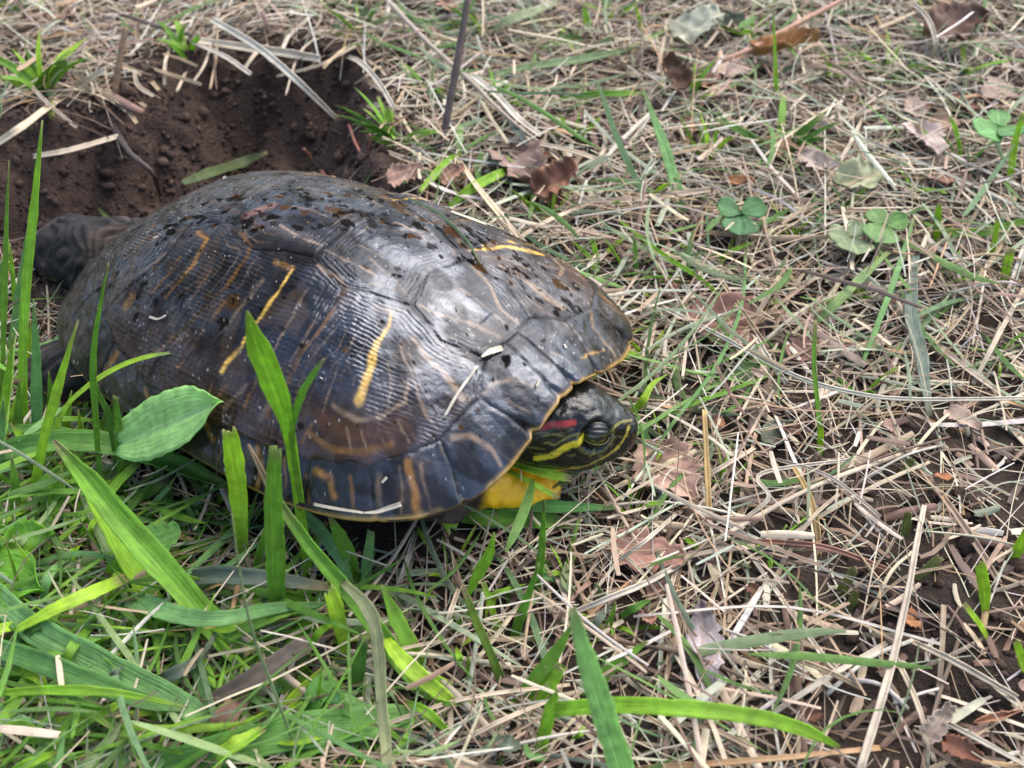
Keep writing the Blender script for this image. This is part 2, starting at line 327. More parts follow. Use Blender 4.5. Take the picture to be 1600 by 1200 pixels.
# colour marks of the shell, traced on the photograph: (pixels, width px at start, at end, colour, strength)
YEL, TAN, ORG, BRN = (0.62, 0.37, 0.07), (0.21, 0.14, 0.085), (0.22, 0.105, 0.024), (0.06, 0.026, 0.012)
MARKS = [
    ([(612, 484), (607, 502), (590, 530), (583, 550), (577, 582), (562, 622)], 5, 13, YEL, 1.0), ([(588, 474), (612, 484)], 12, 8, TAN, .6),
    ([(626, 500), (628, 545), (640, 575), (650, 610), (665, 645)], 3, 5, TAN, .8), ([(648, 525), (665, 550), (690, 575), (712, 600), (722, 618)], 6, 11, TAN, 1),
    ([(520, 632), (555, 652), (600, 650), (632, 625), (636, 590)], 9, 5, TAN, .8), ([(482, 676), (515, 700), (560, 706), (612, 694)], 9, 11, ORG, .5),
    ([(500, 650), (540, 672), (600, 676), (630, 660)], 24, 24, BRN, .75),
    ([(456, 420), (430, 460), (400, 500), (375, 540), (345, 577)], 5, 8, YEL, 1.0), ([(430, 407), (456, 418)], 10, 9, ORG, .5),
    ([(540, 447), (525, 475), (500, 512), (472, 545), (448, 600), (436, 650)], 8, 7, ORG, .62), ([(500, 412), (522, 428), (536, 444)], 7, 8, TAN, .8),
    ([(372, 362), (392, 382), (385, 400), (360, 438), (300, 500), (238, 550)], 7, 8, ORG, .55), ([(410, 436), (390, 462), (350, 510)], 8, 4, TAN, .45),
    ([(308, 360), (320, 372), (302, 410), (280, 436), (256, 462)], 9, 6, ORG, .9), ([(205, 463), (195, 478)], 16, 12, ORG, .7),
    ([(182, 552), (168, 570), (150, 600)], 12, 8, ORG, .8), ([(255, 395), (240, 410), (215, 425)], 8, 6, TAN, .5), ([(290, 520), (250, 545)], 8, 8, TAN, .5),
    ([(385, 335), (425, 318)], 16, 8, (0.2, .09, .06), .7), ([(415, 335), (450, 358), (500, 382)], 6, 5, TAN, .8),
    ([(506, 390), (540, 403), (588, 428)], 6, 5, TAN, .9), ([(580, 402), (610, 430), (640, 462)], 5, 4, TAN, .5), ([(575, 440), (636, 455)], 4, 5, TAN, .5),
    ([(656, 474), (690, 490), (730, 500), (778, 522)], 5, 9, TAN, .9), ([(712, 446), (740, 460), (800, 512)], 8, 5, TAN, .6),
    ([(735, 414), (768, 446), (785, 480), (810, 505)], 7, 5, TAN, .9), ([(752, 380), (790, 377), (838, 389)], 6, 7, YEL, .9), ([(800, 420), (825, 440), (858, 464)], 5, 5, TAN, .8),
    ([(620, 345), (660, 362), (690, 380)], 8, 4, TAN, .7), ([(560, 300), (600, 320)], 6, 4, TAN, .5), ([(460, 290), (520, 298)], 6, 6, TAN, .5),
    ([(758, 612), (772, 596), (810, 590), (850, 606)], 6, 6, TAN, .75), ([(708, 682), (740, 680), (768, 702), (786, 726)], 9, 8, TAN, .9),
    ([(638, 722), (645, 748), (652, 790), (656, 814)], 12, 12, ORG, .85), ([(492, 735), (515, 748), (522, 776)], 11, 9, ORG, 1), ([(660, 725), (668, 770), (672, 800)], 6, 6, TAN, .5),
    ([(590, 742), (592, 800)], 9, 9, TAN, .4), ([(400, 700), (405, 730), (395, 770)], 11, 9, ORG, .8), ([(316, 655), (330, 690)], 10, 8, ORG, .6), ([(225, 610), (232, 640)], 10, 8, ORG, .7),
    ([(470, 690), (485, 660)], 6, 10, ORG, .4), ([(380, 600), (350, 640)], 8, 8, TAN, .5), ([(330, 600), (320, 640)], 6, 8, TAN, .4), ([(420, 620), (405, 655)], 8, 6, TAN, .4),
    ([(670, 520), (700, 545), (745, 590)], 4, 4, TAN, 0.50),
    ([(604, 560), (612, 610), (604, 645)], 4, 4, TAN, 0.50),
    ([(545, 520), (524, 580), (504, 640)], 4, 4, TAN, 0.45),
    ([(640, 540), (655, 600), (690, 650)], 3, 3, TAN, 0.50),
    ([(540, 665), (546, 702)], 4, 4, TAN, 0.50),
    ([(562, 672), (572, 706)], 4, 4, TAN, 0.50),
    ([(592, 666), (602, 696)], 4, 4, TAN, 0.50),
    ([(622, 656), (640, 690)], 4, 4, TAN, 0.50),
    ([(660, 640), (690, 680)], 4, 4, TAN, 0.45),
    ([(482, 450), (442, 520), (412, 580)], 5, 5, TAN, 0.45),
    ([(512, 466), (472, 530), (446, 580)], 4, 4, TAN, 0.45),
    ([(352, 470), (302, 540), (272, 580)], 6, 6, ORG, 0.50),
    ([(400, 590), (372, 650)], 5, 5, ORG, 0.55),
    ([(430, 600), (415, 650)], 5, 5, ORG, 0.50),
    ([(352, 600), (330, 645)], 6, 6, ORG, 0.50),
    ([(625, 730), (630, 800)], 5, 5, TAN, 0.45),
    ([(690, 700), (722, 760)], 5, 5, TAN, 0.45),
    ([(792, 622), (832, 642)], 4, 4, TAN, 0.40),
    ([(475, 740), (482, 785)], 6, 6, ORG, 0.50),
    ([(545, 745), (550, 800)], 6, 6, ORG, 0.45),
    ([(440, 715), (444, 760)], 6, 6, ORG, 0.50),
    ([(280, 400), (250, 440), (225, 470)], 5, 5, ORG, 0.50),
    ([(330, 420), (295, 470), (262, 505)], 4, 4, ORG, 0.45),
    ([(240, 350), (215, 385)], 6, 6, ORG, 0.40),
    ([(400, 440), (372, 480), (330, 530)], 4, 4, TAN, 0.40),
    ([(270, 310), (320, 300)], 7, 7, BRN, 0.80),
    ([(330, 310), (370, 330)], 8, 8, BRN, 0.80),
    ([(690, 520), (740, 545)], 4, 4, TAN, 0.40),
    ([(560, 380), (600, 400)], 4, 4, TAN, 0.50),
    ([(610, 380), (660, 410)], 4, 4, TAN, 0.40),
    ([(460, 320), (510, 335)], 5, 5, TAN, 0.50),
    ([(860, 490), (900, 520)], 4, 4, TAN, 0.50),
    ([(830, 450), (880, 480)], 4, 4, TAN, 0.50),
    ([(905, 556), (935, 545)], 5, 4, YEL, .5), ([(860, 548), (900, 572)], 5, 7, TAN, .7),
]
def build_shell():
    ns, nt = 470, 360
    s, t = np.meshgrid(np.linspace(-1, 1, ns), np.linspace(-1, 1, nt), indexing='ij')
    ri = np.maximum(abs(s), abs(t)); den = (abs(s) ** S_N + abs(t) ** S_N) ** (1 / S_N); k = np.where(den > 1e-9, ri / np.maximum(den, 1e-9), 1)
    u, yy = s * k, t * k
    X = S_A * u; Y = S_B * (1 - S_K * u) * yy; Z, R = shell_z(X, Y); R = ri
    P = np.stack([X, Y, Z], -1)
    polys, segs = scute_polys()
    # seams lifted onto the shell
    A, B = [], []
    for a, b in segs:
        n = max(1, int(math.dist(a, b) // 7)); a, b = np.array(a) * MM, np.array(b) * MM
        for i in range(n):
            A.append(a + (b - a) * i / n); B.append(a + (b - a) * (i + 1) / n)
    A, B = np.array(A), np.array(B)
    lift = lambda q: np.concatenate([q, shell_z(q[:, 0], q[:, 1])[0][:, None]], 1)
    F = P.reshape(-1, 3); wob = 0.0006 * np.stack([vnoise(F * 190 + 5), vnoise(F * 190 + 31), vnoise(F * 190 + 77)], -1)
    d, _ = seg_dist(F + wob, lift(A), lift(B)); D = d.reshape(ns, nt)
    # labels of faces
    fc = (P[:-1, :-1] + P[1:, 1:] + P[1:, :-1] + P[:-1, 1:]) / 4
    fx, fy = fc[..., 0] * 1000 + .5 * vnoise(fc * 190 + 5), fc[..., 1] * 1000 + .5 * vnoise(fc * 190 + 31)
    lab = np.full(fx.shape, -1)
    for i, (_, pl) in enumerate(polys):
        m = in_poly(fx, fy, pl) & (lab < 0); lab[m] = i
    for _ in range(200):
        bad = lab < 0
        if not bad.any(): break
        for ax, st in ((0, 1), (0, -1), (1, 1), (1, -1)):
            r = np.roll(lab, st, ax); m = (lab < 0) & (r >= 0); lab[m] = r[m]
    vlab = np.zeros((ns, nt), int); vlab[:-1, :-1] = lab; vlab[-1] = vlab[-2]; vlab[:, -1] = vlab[:, -2]
    kinds = np.array([{'vertebral': 0, 'costal': 1, 'marginal': 2, 'nuchal': 2}[p[0]] for p in polys])[vlab]
    # relief
    du = np.gradient(P, axis=0); dv = np.gradient(P, axis=1); N = np.cross(du, dv); N /= np.linalg.norm(N, axis=-1, keepdims=True) + 1e-12
    n_lo = fbm(F * 45, 3).reshape(ns, nt); n_hi = fbm(F * 260 + 9, 3).reshape(ns, nt); n_md = fbm(F * 120 + 4, 3).reshape(ns, nt)
    lat = np.arctan2(abs(Y), Z + 0.01) * 0.085      # arc length across the shell
    wv = 0.0009 * n_md + .0003 * n_hi
    r_lat = np.sin(2 * math.pi * (lat + wv) / 0.0021); r_x = np.sin(2 * math.pi * (X + 1.6 * wv) / 0.0027)
    rise = sstep(0.02, 0.06, abs(Y))
    rear_c1 = np.exp(-((X - 0.056) / 0.011) ** 2) + .8 * np.exp(-((X - 0.026) / 0.014) ** 2) + .7 * np.exp(-((X + 0.012) / 0.017) ** 2) + .5 * np.exp(-((X + 0.05) / 0.02) ** 2)
    rough = np.clip(rear_c1 * rise, 0, 1) * (kinds == 1)
    ann = np.sin(2 * math.pi * (D + wv * .6) / 0.0017) * np.exp(-D / 0.007)
    disp = -0.00038 * np.exp(-(D / 0.0005) ** 2) + 0.00008 * np.exp(-((D - .0018) / 0.001) ** 2)
    disp = disp + 0.0004 * rough * (.35 + .9 * sstep(-.5, .6, n_hi + n_lo)) * (r_lat + 0.9 * r_x * sstep(-.4, .5, n_md + .3 * r_lat)) + 0.00018 * ann * (kinds != 2) * (.4 + .8 * sstep(-.4, .5, n_md)) + 0.00015 * (kinds == 1) * r_lat * sstep(0.0, 0.6, n_lo + .3)
    disp = disp + 0.00035 * n_lo + 0.0002 * n_hi * (0.55 + rough) + .00022 * n_md + 0.0005 * np.exp(-(Y / .006) ** 2) * (abs(X) < .09)
    sheen_film = np.clip(np.maximum(sstep(.035, -.015, X + .008 * n_lo), sstep(.004, .03, Y + .006 * n_md)), 0, 1)
    pits = np.clip(vnoise(F * 330 + 3).reshape(ns, nt), 0, 1) ** 2
    disp = disp - 0.0003 * pits * (.25 + sheen_film) + .00026 * sheen_film * fbm(F * np.array([420, 150, 300]), 2).reshape(ns, nt)
    disp = disp * sstep(1.0, 0.985, R)
    notch = 1 - 0.022 * np.exp(-(D / 0.0016) ** 2) * sstep(.93, 1, R) - 0.004 * (vnoise(F * 60).reshape(ns, nt)) * sstep(.9, 1, R)
    Pd = P + N * disp[..., None]; Pd[..., :2] *= notch[..., None]
    # colour
    base = np.array([0.010, 0.0088, 0.008]) * (1 + .35 * n_lo[..., None]) + np.array([0.016, 0.008, 0.0035]) * sstep(.1, .9, n_md + .3 * n_lo)[..., None]
    base = base + sheen_film[..., None] * np.array([.009, .0078, .0072]) * (1 + .9 * n_md[..., None] + .8 * n_hi[..., None]).clip(0.05, 4)  # dusty grey that also puts sky sheen into the base colour
    C = base.reshape(-1, 3)
    ci = np.maximum(sstep(.1, .7, fbm(F * np.array([160, 60, 60]) + 3, 3)), 0)[:, None] * (kinds.ravel() == 1)[:, None] * .5
    C = C * (1 - ci) + np.array([.06, .036, .02]) * ci
    sd_m = np.clip(rise.ravel() * sstep(.03, .0, Z.ravel() - .012) * .7, 0, 1)[:, None] * (kinds.ravel() == 1)[:, None]
    C = C * (1 - sd_m) + np.array([.05, .024, .012]) * sd_m
    jit = 0.00035 * np.stack([vnoise(F * 400 + 5), vnoise(F * 400 + 31), vnoise(F * 400 + 77)], -1) + 0.0008 * np.stack([vnoise(F * 120 + 1), vnoise(F * 120 + 2), vnoise(F * 120 + 3)], -1)
    iso = np.exp(-(np.sin(math.pi * (D.ravel() + .0022 * n_lo.ravel() + .0007 * n_md.ravel()) / .0048) / .16) ** 2) * sstep(.1, .7, fbm(F * 38 + 21, 2)) * (D.ravel() > .002) * .8
    C = C * (1 - iso[:, None]) + np.array([.17, .11, .06]) * iso[:, None]
    for pts, w0, w1, cc, st in MARKS:
        pl = np.array([on_shell(*p) for p in pts])
        for sgn in ((1, -1) if pl[:, 1].max() < -0.02 else (1,)):
            q = pl * np.array([1, sgn, 1]); lo, hi = q.min(0) - .008, q.max(0) + .008
            m = np.where(((F > lo) & (F < hi)).all(1))[0]
            if len(m) == 0: continue
            dd, ix = poly_dist(F[m] + jit[m], q); wd = (w0 + (w1 - w0) * ix / max(1, len(q) - 2)) / 3.9 / 2 * MM
            tq = (ix + .5) / max(1, len(q) - 1); al = sstep(wd * 1.5, wd * .35, dd) * st * np.clip(1.15 - .5 * np.abs(2 * tq - 1) ** 3, .5, 1) * np.clip(.85 + .5 * n_hi.ravel()[m] + .3 * n_md.ravel()[m], .25, 1)
            C[m] = C[m] * (1 - al[:, None]) + np.array(cc) * al[:, None]
    g = np.exp(-(D.ravel() / .0008) ** 2)[:, None] * .75; C = C * (1 - g) + np.array([.008, .007, .006]) * g
    gl = np.exp(-(D.ravel() / .0007) ** 2)
    # rain-wetted dirt specks towards the far flank, pale dirt specks that also paint in tiny glints
    smooth = np.clip(sstep(.02, .06, X + .01 * n_lo) * sstep(.085, .05, abs(Y) + .01 * n_md) * sstep(.03, -.005, Y) + .25 * sstep(.02, .09, X), 0, 1)
    wet = .45 + .75 * sstep(-.35, .45, fbm(F * np.array([90, 130, 90]) + 60, 4).reshape(ns, nt))
    spec_v = (wet * (.33 + .52 * smooth) + .12 * n_md + .15 * np.clip(n_hi, 0, 1) * rough).ravel().clip(.05, 1.2)
    rough_v = (0.22 + .06 * smooth + 0.05 * n_lo + .05 * n_md - .06 * rough + .05 * sheen_film).ravel()
    r2 = np.random.default_rng(11)
    wpx = []
    for _ in range(820):
        a_ = r2.random()
        if a_ < .5: wpx.append((r2.uniform(230, 900), None, r2.uniform(5, 75)))
        elif a_ < .8: wpx.append((r2.uniform(130, 420), r2.uniform(300, 520), 0))
        else: wpx.append((r2.uniform(430, 860), r2.uniform(380, 700), 0))
    sil = lambda x: np.interp(x, [187, 248, 300, 440, 520, 620, 700, 800, 860, 920, 970], [365, 304, 290, 278, 280, 295, 322, 370, 410, 455, 495])
    for x, y, dy in wpx:
        if y is None: y = sil(x) + dy
        if y < sil(x) + 3: continue
        p = on_shell(x, y); rr = (.35 + r2.gamma(1.2, .5)) * MM * (1.25 if dy else .8); el = r2.uniform(.35, .9)
        m = np.where(((F > p - .006) & (F < p + .006)).all(1))[0]; dl = F[m] - p + jit[m] + .0004 * np.stack([vnoise(F[m] * 620 + 5), vnoise(F[m] * 620 + 31), vnoise(F[m] * 620 + 77)], -1) * (.5 + rr / .001)
        dd = np.sqrt((dl[:, 0]) ** 2 + (dl[:, 1] / el) ** 2 + dl[:, 2] ** 2); al = sstep(rr * 1.15, rr * .8, dd)[:, None] * r2.uniform(.75, 1)
        dk = np.array([.006, .005, .004]) if r2.random() < .75 else np.array([.05, .025, .01])
        C[m] = C[m] * (1 - al) + dk * al
        spec_v[m] = spec_v[m] * (1 - .93 * al[:, 0])
        rough_v[m] = rough_v[m] * (1 - al[:, 0]) + (.85 if r2.random() < .75 else .2) * al[:, 0]
    spec_v = spec_v * (1 - .5 * gl)
    dust_glints = (vnoise(F * 900) + vnoise(F * 1500 + 7)) > 1.36 - .12 * sheen_film.ravel()
    C[dust_glints] = C[dust_glints] * .3 + np.array([.35, .32, .28]) * .7
    def flare(q):
        an_ = np.arctan2(q[..., 1], q[..., 0]); rr_ = np.hypot(q[..., 0] / S_A, q[..., 1] / S_B)
        f_ = 1 + .055 * np.exp(-((an_ - .60) / .34) ** 2) * sstep(.45, 1.05, rr_); q = q.copy(); q[..., :2] *= f_[..., None]; return q
    Pd = flare(Pd)
    V = t_place(Pd.reshape(-1, 3)) - T0
    idx = np.arange(ns * nt).reshape(ns, nt)
    Q = np.stack([idx[:-1, :-1], idx[1:, :-1], idx[1:, 1:], idx[:-1, 1:]], -1)
    # rim: the carapace's own mesh, curling under the edge
    b = np.concatenate([idx[:, 0], idx[-1, 1:], idx[-2::-1, -1], idx[0, -2:0:-1]])
    E = Pd.reshape(-1, 3)[b]; cen = E.mean(0); ang = np.arctan2(E[:, 1], E[:, 0])
    out = np.stack([np.cos(ang), np.sin(ang), 0 * ang], -1)
    prof = [(0.0, 0.0), (.0003, -.0005), (.0002, -.0011), (-.0010, -.0019), (-.006, -.0042), (-.018, -.007), (-.04, -.012)]
    rings = np.stack([E + out * o + np.array([0, 0, 1.0]) * z for o, z in prof], 0)
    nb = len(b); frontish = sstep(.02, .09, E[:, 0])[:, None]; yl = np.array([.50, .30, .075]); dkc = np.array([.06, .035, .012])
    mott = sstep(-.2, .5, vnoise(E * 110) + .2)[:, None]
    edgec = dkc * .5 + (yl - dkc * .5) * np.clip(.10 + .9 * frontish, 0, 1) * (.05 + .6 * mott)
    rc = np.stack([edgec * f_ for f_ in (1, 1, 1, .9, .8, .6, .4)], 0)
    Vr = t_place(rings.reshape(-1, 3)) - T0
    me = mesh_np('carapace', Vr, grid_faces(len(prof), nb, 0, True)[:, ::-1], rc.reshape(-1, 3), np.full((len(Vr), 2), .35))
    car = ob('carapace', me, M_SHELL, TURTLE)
    car['label'] = 'domed dark shell with yellow streaks and a thin yellow rim'
    # pull the yellow of the rim a little onto the top edge
    ed = (sstep(.994, .9998, R) * sstep(.05, .11, X) * .8 * sstep(-.2, .5, n_md + .2)).ravel()[:, None]; C = C * (1 - ed) + yl * ed
    VF = V; UVF = np.stack([rough_v, spec_v], -1)
    lf = lab.ravel(); Qf = Q.reshape(-1, 4)
    for i, (kd, _) in enumerate(polys):
        q = Qf[lf == i]
        if len(q) < 4: continue
        us, inv = np.unique(q, return_inverse=True)
        ob('scute' if kd != 'nuchal' else 'nuchal_scute', mesh_np('scute', VF[us], inv.reshape(-1, 4)[:, ::-1], C[us], UVF[us]), M_SHELL, car)
build_shell()

def loft(sts, nseg=28, ex=2.4):
    """sts: (centre xyz, side vec, up vec, half width, top, bottom) -> bmesh-able arrays"""
    V = []
    for c, sv, uv_, hw, tp, bt in sts:
        for k_ in range(nseg):
            a = 2 * math.pi * k_ / nseg; ca, sa = math.cos(a), math.sin(a)
            x = math.copysign(abs(ca) ** (2 / ex), ca) * hw; y = math.copysign(abs(sa) ** (2 / ex), sa); y = y * tp if y > 0 else -y * bt * -1 if False else (y * abs(bt))
            V.append(np.array(c) + np.array(sv) * x + np.array(uv_) * y)
    m = len(sts); F = [tuple(int(q) for q in r) for r in grid_faces(m, nseg, 0, True)]
    F.append(tuple(range(nseg))[::-1]); F.append(tuple((m - 1) * nseg + i for i in range(nseg)))
    return V, F
def nrm(v): v = np.asarray(v, float); return v / np.linalg.norm(v)
# head frame
H_C = W(897, 661, 0.036); H_F = nrm((math.cos(math.radians(-4)), math.sin(math.radians(-4)), -0.10)); H_S = nrm(np.cross(H_F, (0, 0, 1))); H_U = np.cross(H_S, H_F); _r = math.radians(17); H_S, H_U = H_S * math.cos(_r) + H_U * math.sin(_r), H_U * math.cos(_r) - H_S * math.sin(_r)   # H_S points to the camera side
def h_local(P): r = np.asarray(P) - H_C; return np.stack([r @ H_F, r @ H_S, r @ H_U], -1)
def h_world(s, l, z): return H_C + H_F * s * MM + H_S * l * MM + H_U * z * MM
EYE_S, EYE_L, EYE_Z = 7.2, 13.2, 3.2
def build_body():
    V, F = [], []
    def put(v, f):
        o = len(V); V.extend(v); F.extend([tuple(i + o for i in q) for q in f])
    # head and neck
    sts = []
    neck_root = t_place((.075, 0, .004)); mid = .55 * h_world(-26, 0, 0) + .45 * neck_root
    nd = nrm(h_world(-26, 0, 0) - neck_root); ns_ = nrm(np.cross(nd, (0, 0, 1))); nu = np.cross(ns_, nd)
    sts.append((neck_root, ns_, nu, .017, .014, .014)); sts.append((mid, nrm(ns_ + H_S), nu, .0165, .0135, .0135))
    for s, hw, tp, bt in [(-26, 16.5, 14, 16), (-15, 18.2, 16.5, 18), (-4, 18.4, 17.3, 18.6), (5, 16.4, 16.4, 18), (12, 12.4, 12.8, 15.6), (17.5, 9.6, 10.2, 12.6), (21.2, 7.6, 8.0, 10.2), (23.6, 5.6, 5.8, 7.6), (25.0, 2.8, 2.8, 4.2)]:
        sts.append((h_world(s, 0, 0), H_S, H_U, hw * MM, tp * MM, bt * MM))
    put(*loft(sts))
    def blob(path, ex=2.0, nseg=20):
        """tapered limb: list of (point, radius, flatten)"""
        pts = [np.array(p[0]) for p in path]; s_ = []
        for i, (p, r, fl) in enumerate(path):
            d = nrm(pts[min(i + 1, len(pts) - 1)] - pts[max(i - 1, 0)]); sv = nrm(np.cross(d, (0.02, 0.01, 1))); uv_ = np.cross(sv, d); s_.append((p, sv, uv_, r, r * fl, r * fl))
        put(*loft(s_, nseg, ex))
    # trunk under the shell, flat plastron
    st = []
    for x in np.linspace(-.104, .104, 15):
        u = x / S_A; hw = S_B * (1 - S_K * u) * max(1e-3, 1 - abs(u) ** S_N) ** (1 / S_N) * .80
        c = t_place((x, 0, .004)); cb = max(.004, c[2] - .006)
        st.append((c, nrm(t_place((x, 1, 0)) - t_place((x, 0, 0))), (0, 0, 1), hw, .008, cb - .001))
    put(*loft(st, 40, 3.2))
    # left hind leg stretched out behind into the hole
    hp = t_place((-.075, .03, -.006))
    k1, k2, k3 = W(150, 405, .022), W(112, 392, .018), W(80, 392, .006)
    blob([(hp, .022, .8), (k1, .021, .9), (k2, .0175, .95), (k3, .013, .85), (W(62, 405, -.006), .010, .7)])
    for dx, dy in ((58, 372), (50, 388), (48, 402), (52, 418)):
        blob([(W(78, 395, .004), .006, .8), (W(dx + 6, dy, .0), .0042, .8), (W(dx - 6, dy + 2, -.006), .0022, .8)], nseg=10)
    # right hind leg and tail, tucked
    blob([(t_place((-.06, -.05, -.006)), .02, .8), (t_place((-.088, -.066, -.014)), .017, .8), (t_place((-.112, -.066, -.02)), .011, .6)])
    blob([(t_place((-.09, 0, -.006)), .012, .8), (t_place((-.118, 0, -.012)), .008, .9), (t_place((-.145, 0, -.022)), .003, 1)])
    # folded right fore leg: the yellow fist under the rim
    blob([(t_place((.066, -.045, -.012)), .014, .8), (W(775, 752, .014), .0125, .85), (W(818, 762, .0125), .0105, .95), (W(842, 764, .011), .0085, .9), (W(852, 764, .010), .005, .9)])
    for px, py in ((858, 752), (866, 762), (862, 772)):
        blob([(W(838, 762, .012), .005, .9), (W(px, py, .010), .0038, .9), (W(px + 10, py + 3, .007), .0016, .9)], nseg=10)
    blob([(t_place((.06, .05, -.008)), .016, .8), (t_place((.08, .06, -.016)), .012, .8), (t_place((.09, .05, -.024)), .008, .7)])
    me = bpy.data.meshes.new('raw'); me.from_pydata([tuple(v) for v in V], [], F); me.update()
    bm = bmesh.new(); bm.from_mesh(me); bmesh.ops.recalc_face_normals(bm, faces=bm.faces); bm.to_mesh(me); bm.free()
    tmp = bpy.data.objects.new('raw', me); col.objects.link(tmp)
    r = tmp.modifiers.new('r', 'REMESH'); r.mode = 'VOXEL'; r.voxel_size = .0009
    s = tmp.modifiers.new('s', 'SMOOTH'); s.iterations = 5; s.factor = .5
    dg = bpy.context.evaluated_depsgraph_get(); dg.update(); ev = tmp.evaluated_get(dg); bme = bpy.data.meshes.new_from_object(ev)
    n = len(bme.vertices); P = np.empty(n * 3); bme.vertices.foreach_get('co', P); P = P.reshape(-1, 3)
    Nn = np.empty(n * 3); bme.vertices.foreach_get('normal', Nn); Nn = Nn.reshape(-1, 3)
    L = bme.loops; li = np.empty(len(L), np.int32); L.foreach_get('vertex_index', li)
    tot = np.empty(len(bme.polygons), np.int32); bme.polygons.foreach_get('loop_total', tot)
    Q = li.reshape(-1, 4) if (tot == 4).all() else None
    bpy.data.objects.remove(tmp); bpy.data.meshes.remove(me)
    hl = h_local(P) * 1000; S, Lt, Zz = hl.T; near = (S > -40) & (S < 30) & (abs(Lt) < 20) & (abs(Zz) < 20)
    aL = abs(Lt)
    # eye sockets, lids, mouth, nostril dip
    de = np.sqrt((S - EYE_S) ** 2 + ((aL - EYE_L) * .8) ** 2 + (Zz - EYE_Z) ** 2)
    disp = np.zeros(n)
    disp += near * (0.0011 * np.exp(-((de - 7.4) / 1.3) ** 2) - 0.0026 * np.exp(-(de / 5.2) ** 4))
    px, zc = proj(P)
    def surf_poly(pts):
        vis = near & (Nn @ (-FW) > 0)
        iv = np.where(vis)[0]; o = []
        for a in pts:
            D = np.hypot(px[iv, 0] - a[0], px[iv, 1] - a[1]); i = iv[D.argmin()]; o.append((S[i], aL[i], Zz[i]))
        return np.array(o)
    HP = np.stack([S, aL, Zz], -1)
    def hd(pts):
        return poly_dist(HP, surf_poly(pts))
    mouth, _ = hd([(990, 668), (972, 694), (945, 708), (915, 714), (890, 708)])
    disp -= near * .0006 * np.exp(-(mouth / .7) ** 2)
    wr = fbm(P * np.array([150, 150, 260]), 3)
    limb = ~near & (P[:, 2] < .05)
    fold = np.sin(2 * math.pi * (P @ nrm((1, -.5, .6)) * 120 + 1.6 * fbm(P * 60, 2)))
    cells = np.abs(vnoise(P * 210 + 50)); disp -= near * .00028 * np.exp(-(cells / .12) ** 2) * (Zz > 3)
    disp += limb * (.0009 * wr + .0008 * fold) + near * (.00038 * fbm(P * 260, 3) - .0003 * np.abs(vnoise(P * 130 + 8)) * (Zz > 4) + .0004 * np.clip(vnoise(P * 160), 0, 1) * (Zz > 6) * (S < 0))
    yel = np.exp(-(np.sqrt(((P - W(822, 763, .012)) ** 2).sum(1)) / .022) ** 4)
    disp *= (1 - .75 * yel)
    P = P + Nn * disp[:, None]
    # colours
    nn = fbm(P * 130, 3)[:, None]
    C = np.tile(np.array([.022, .019, .016]), (n, 1)) * (1 + .4 * nn)
    lg = np.array([.010, .008, .0068]) * (1 + .5 * nn) + np.array([.04, .024, .017]) * sstep(-.1, .6, fbm(P * 70 + 9, 3))[:, None]
    C[limb] = lg[limb]
    hc = np.array([.006, .0068, .0055]) * (1 + .4 * nn); C[near] = hc[near]
    def paint(d, w, cc, st=1.0):
        al = (sstep(w * 1.15, w * .75, d) * near * st)[:, None]
        nonlocal_C[:] = nonlocal_C * (1 - al) + np.array(cc) * al
    nonlocal_C = C
    Y1, Y2, RED = (.60, .48, .03), (.20, .18, .04), (.24, .018, .014)
    paint(hd([(838, 716), (862, 712), (885, 700), (905, 690), (916, 680)])[0], 1.45, Y1)
    paint(hd([(846, 668), (862, 664), (880, 663), (897, 661)])[0], 1.35, RED)
    paint(hd([(868, 734), (895, 730), (925, 724), (948, 714), (970, 695), (984, 668)])[0], .75, (.36, .27, .04))
    paint(hd([(850, 692), (868, 694), (885, 684), (905, 677)])[0], .45, Y2, .8)
    paint(hd([(938, 690), (948, 680), (958, 668), (970, 660), (988, 655)])[0], .5, Y2, .9)
    paint(hd([(932, 693), (930, 702), (922, 714)])[0], .5, Y2, .8)
    paint(hd([(845, 682), (870, 680), (895, 672)])[0], .3, Y2, .5)
    phi = np.degrees(np.arctan2(Zz, aL)) + 2.5 * vnoise(P * 90 + 3)
    for ph0, sA, sB in ((-8, -40, -1), (-16, -40, 1), (-38, -40, 8), (-46, -40, 12), (-62, -40, 6), (14, -40, -4), (-27, 10, 22), (10, 14, 24)):
        paint(np.abs(phi - ph0) * .27 + 3 * ((S < sA) | (S > sB)), .32, Y2, .55)
    paint(abs(de - 7.3) + 3 * (Zz > EYE_Z + 2), .45, Y2, .5)
    yb = np.array([.88, .47, .015]) * (1 + .15 * nn); w = sstep(.35, .6, yel)[:, None] * (P[:, 2] < .027)[:, None]; C = C * (1 - w) + yb * w
    plas = ((P[:, 2] < .012) & ~near & (Nn[:, 2] < -.3))[:, None]; C = np.where(plas & (w < .1), np.array([.4, .25, .05]) * (1 + .3 * nn), C)
    dirt = sstep(.55, 1.0, fbm(P * 320 + 40, 3))[:, None] * (near & (Zz > 5))[:, None] * .35; C = C * (1 - dirt) + np.array([.2, .17, .14]) * dirt
    me2 = mesh_np('body', P - T0, Q, C, np.tile(np.where(near, .2, np.where(w[:, 0] > .3, .35, .85))[:, None], (1, 2)))
    bpy.data.meshes.remove(bme)
    o = ob('body', me2, M_SKIN, TURTLE); o['label'] = 'dark skin with yellow striped head and red ear stripe'
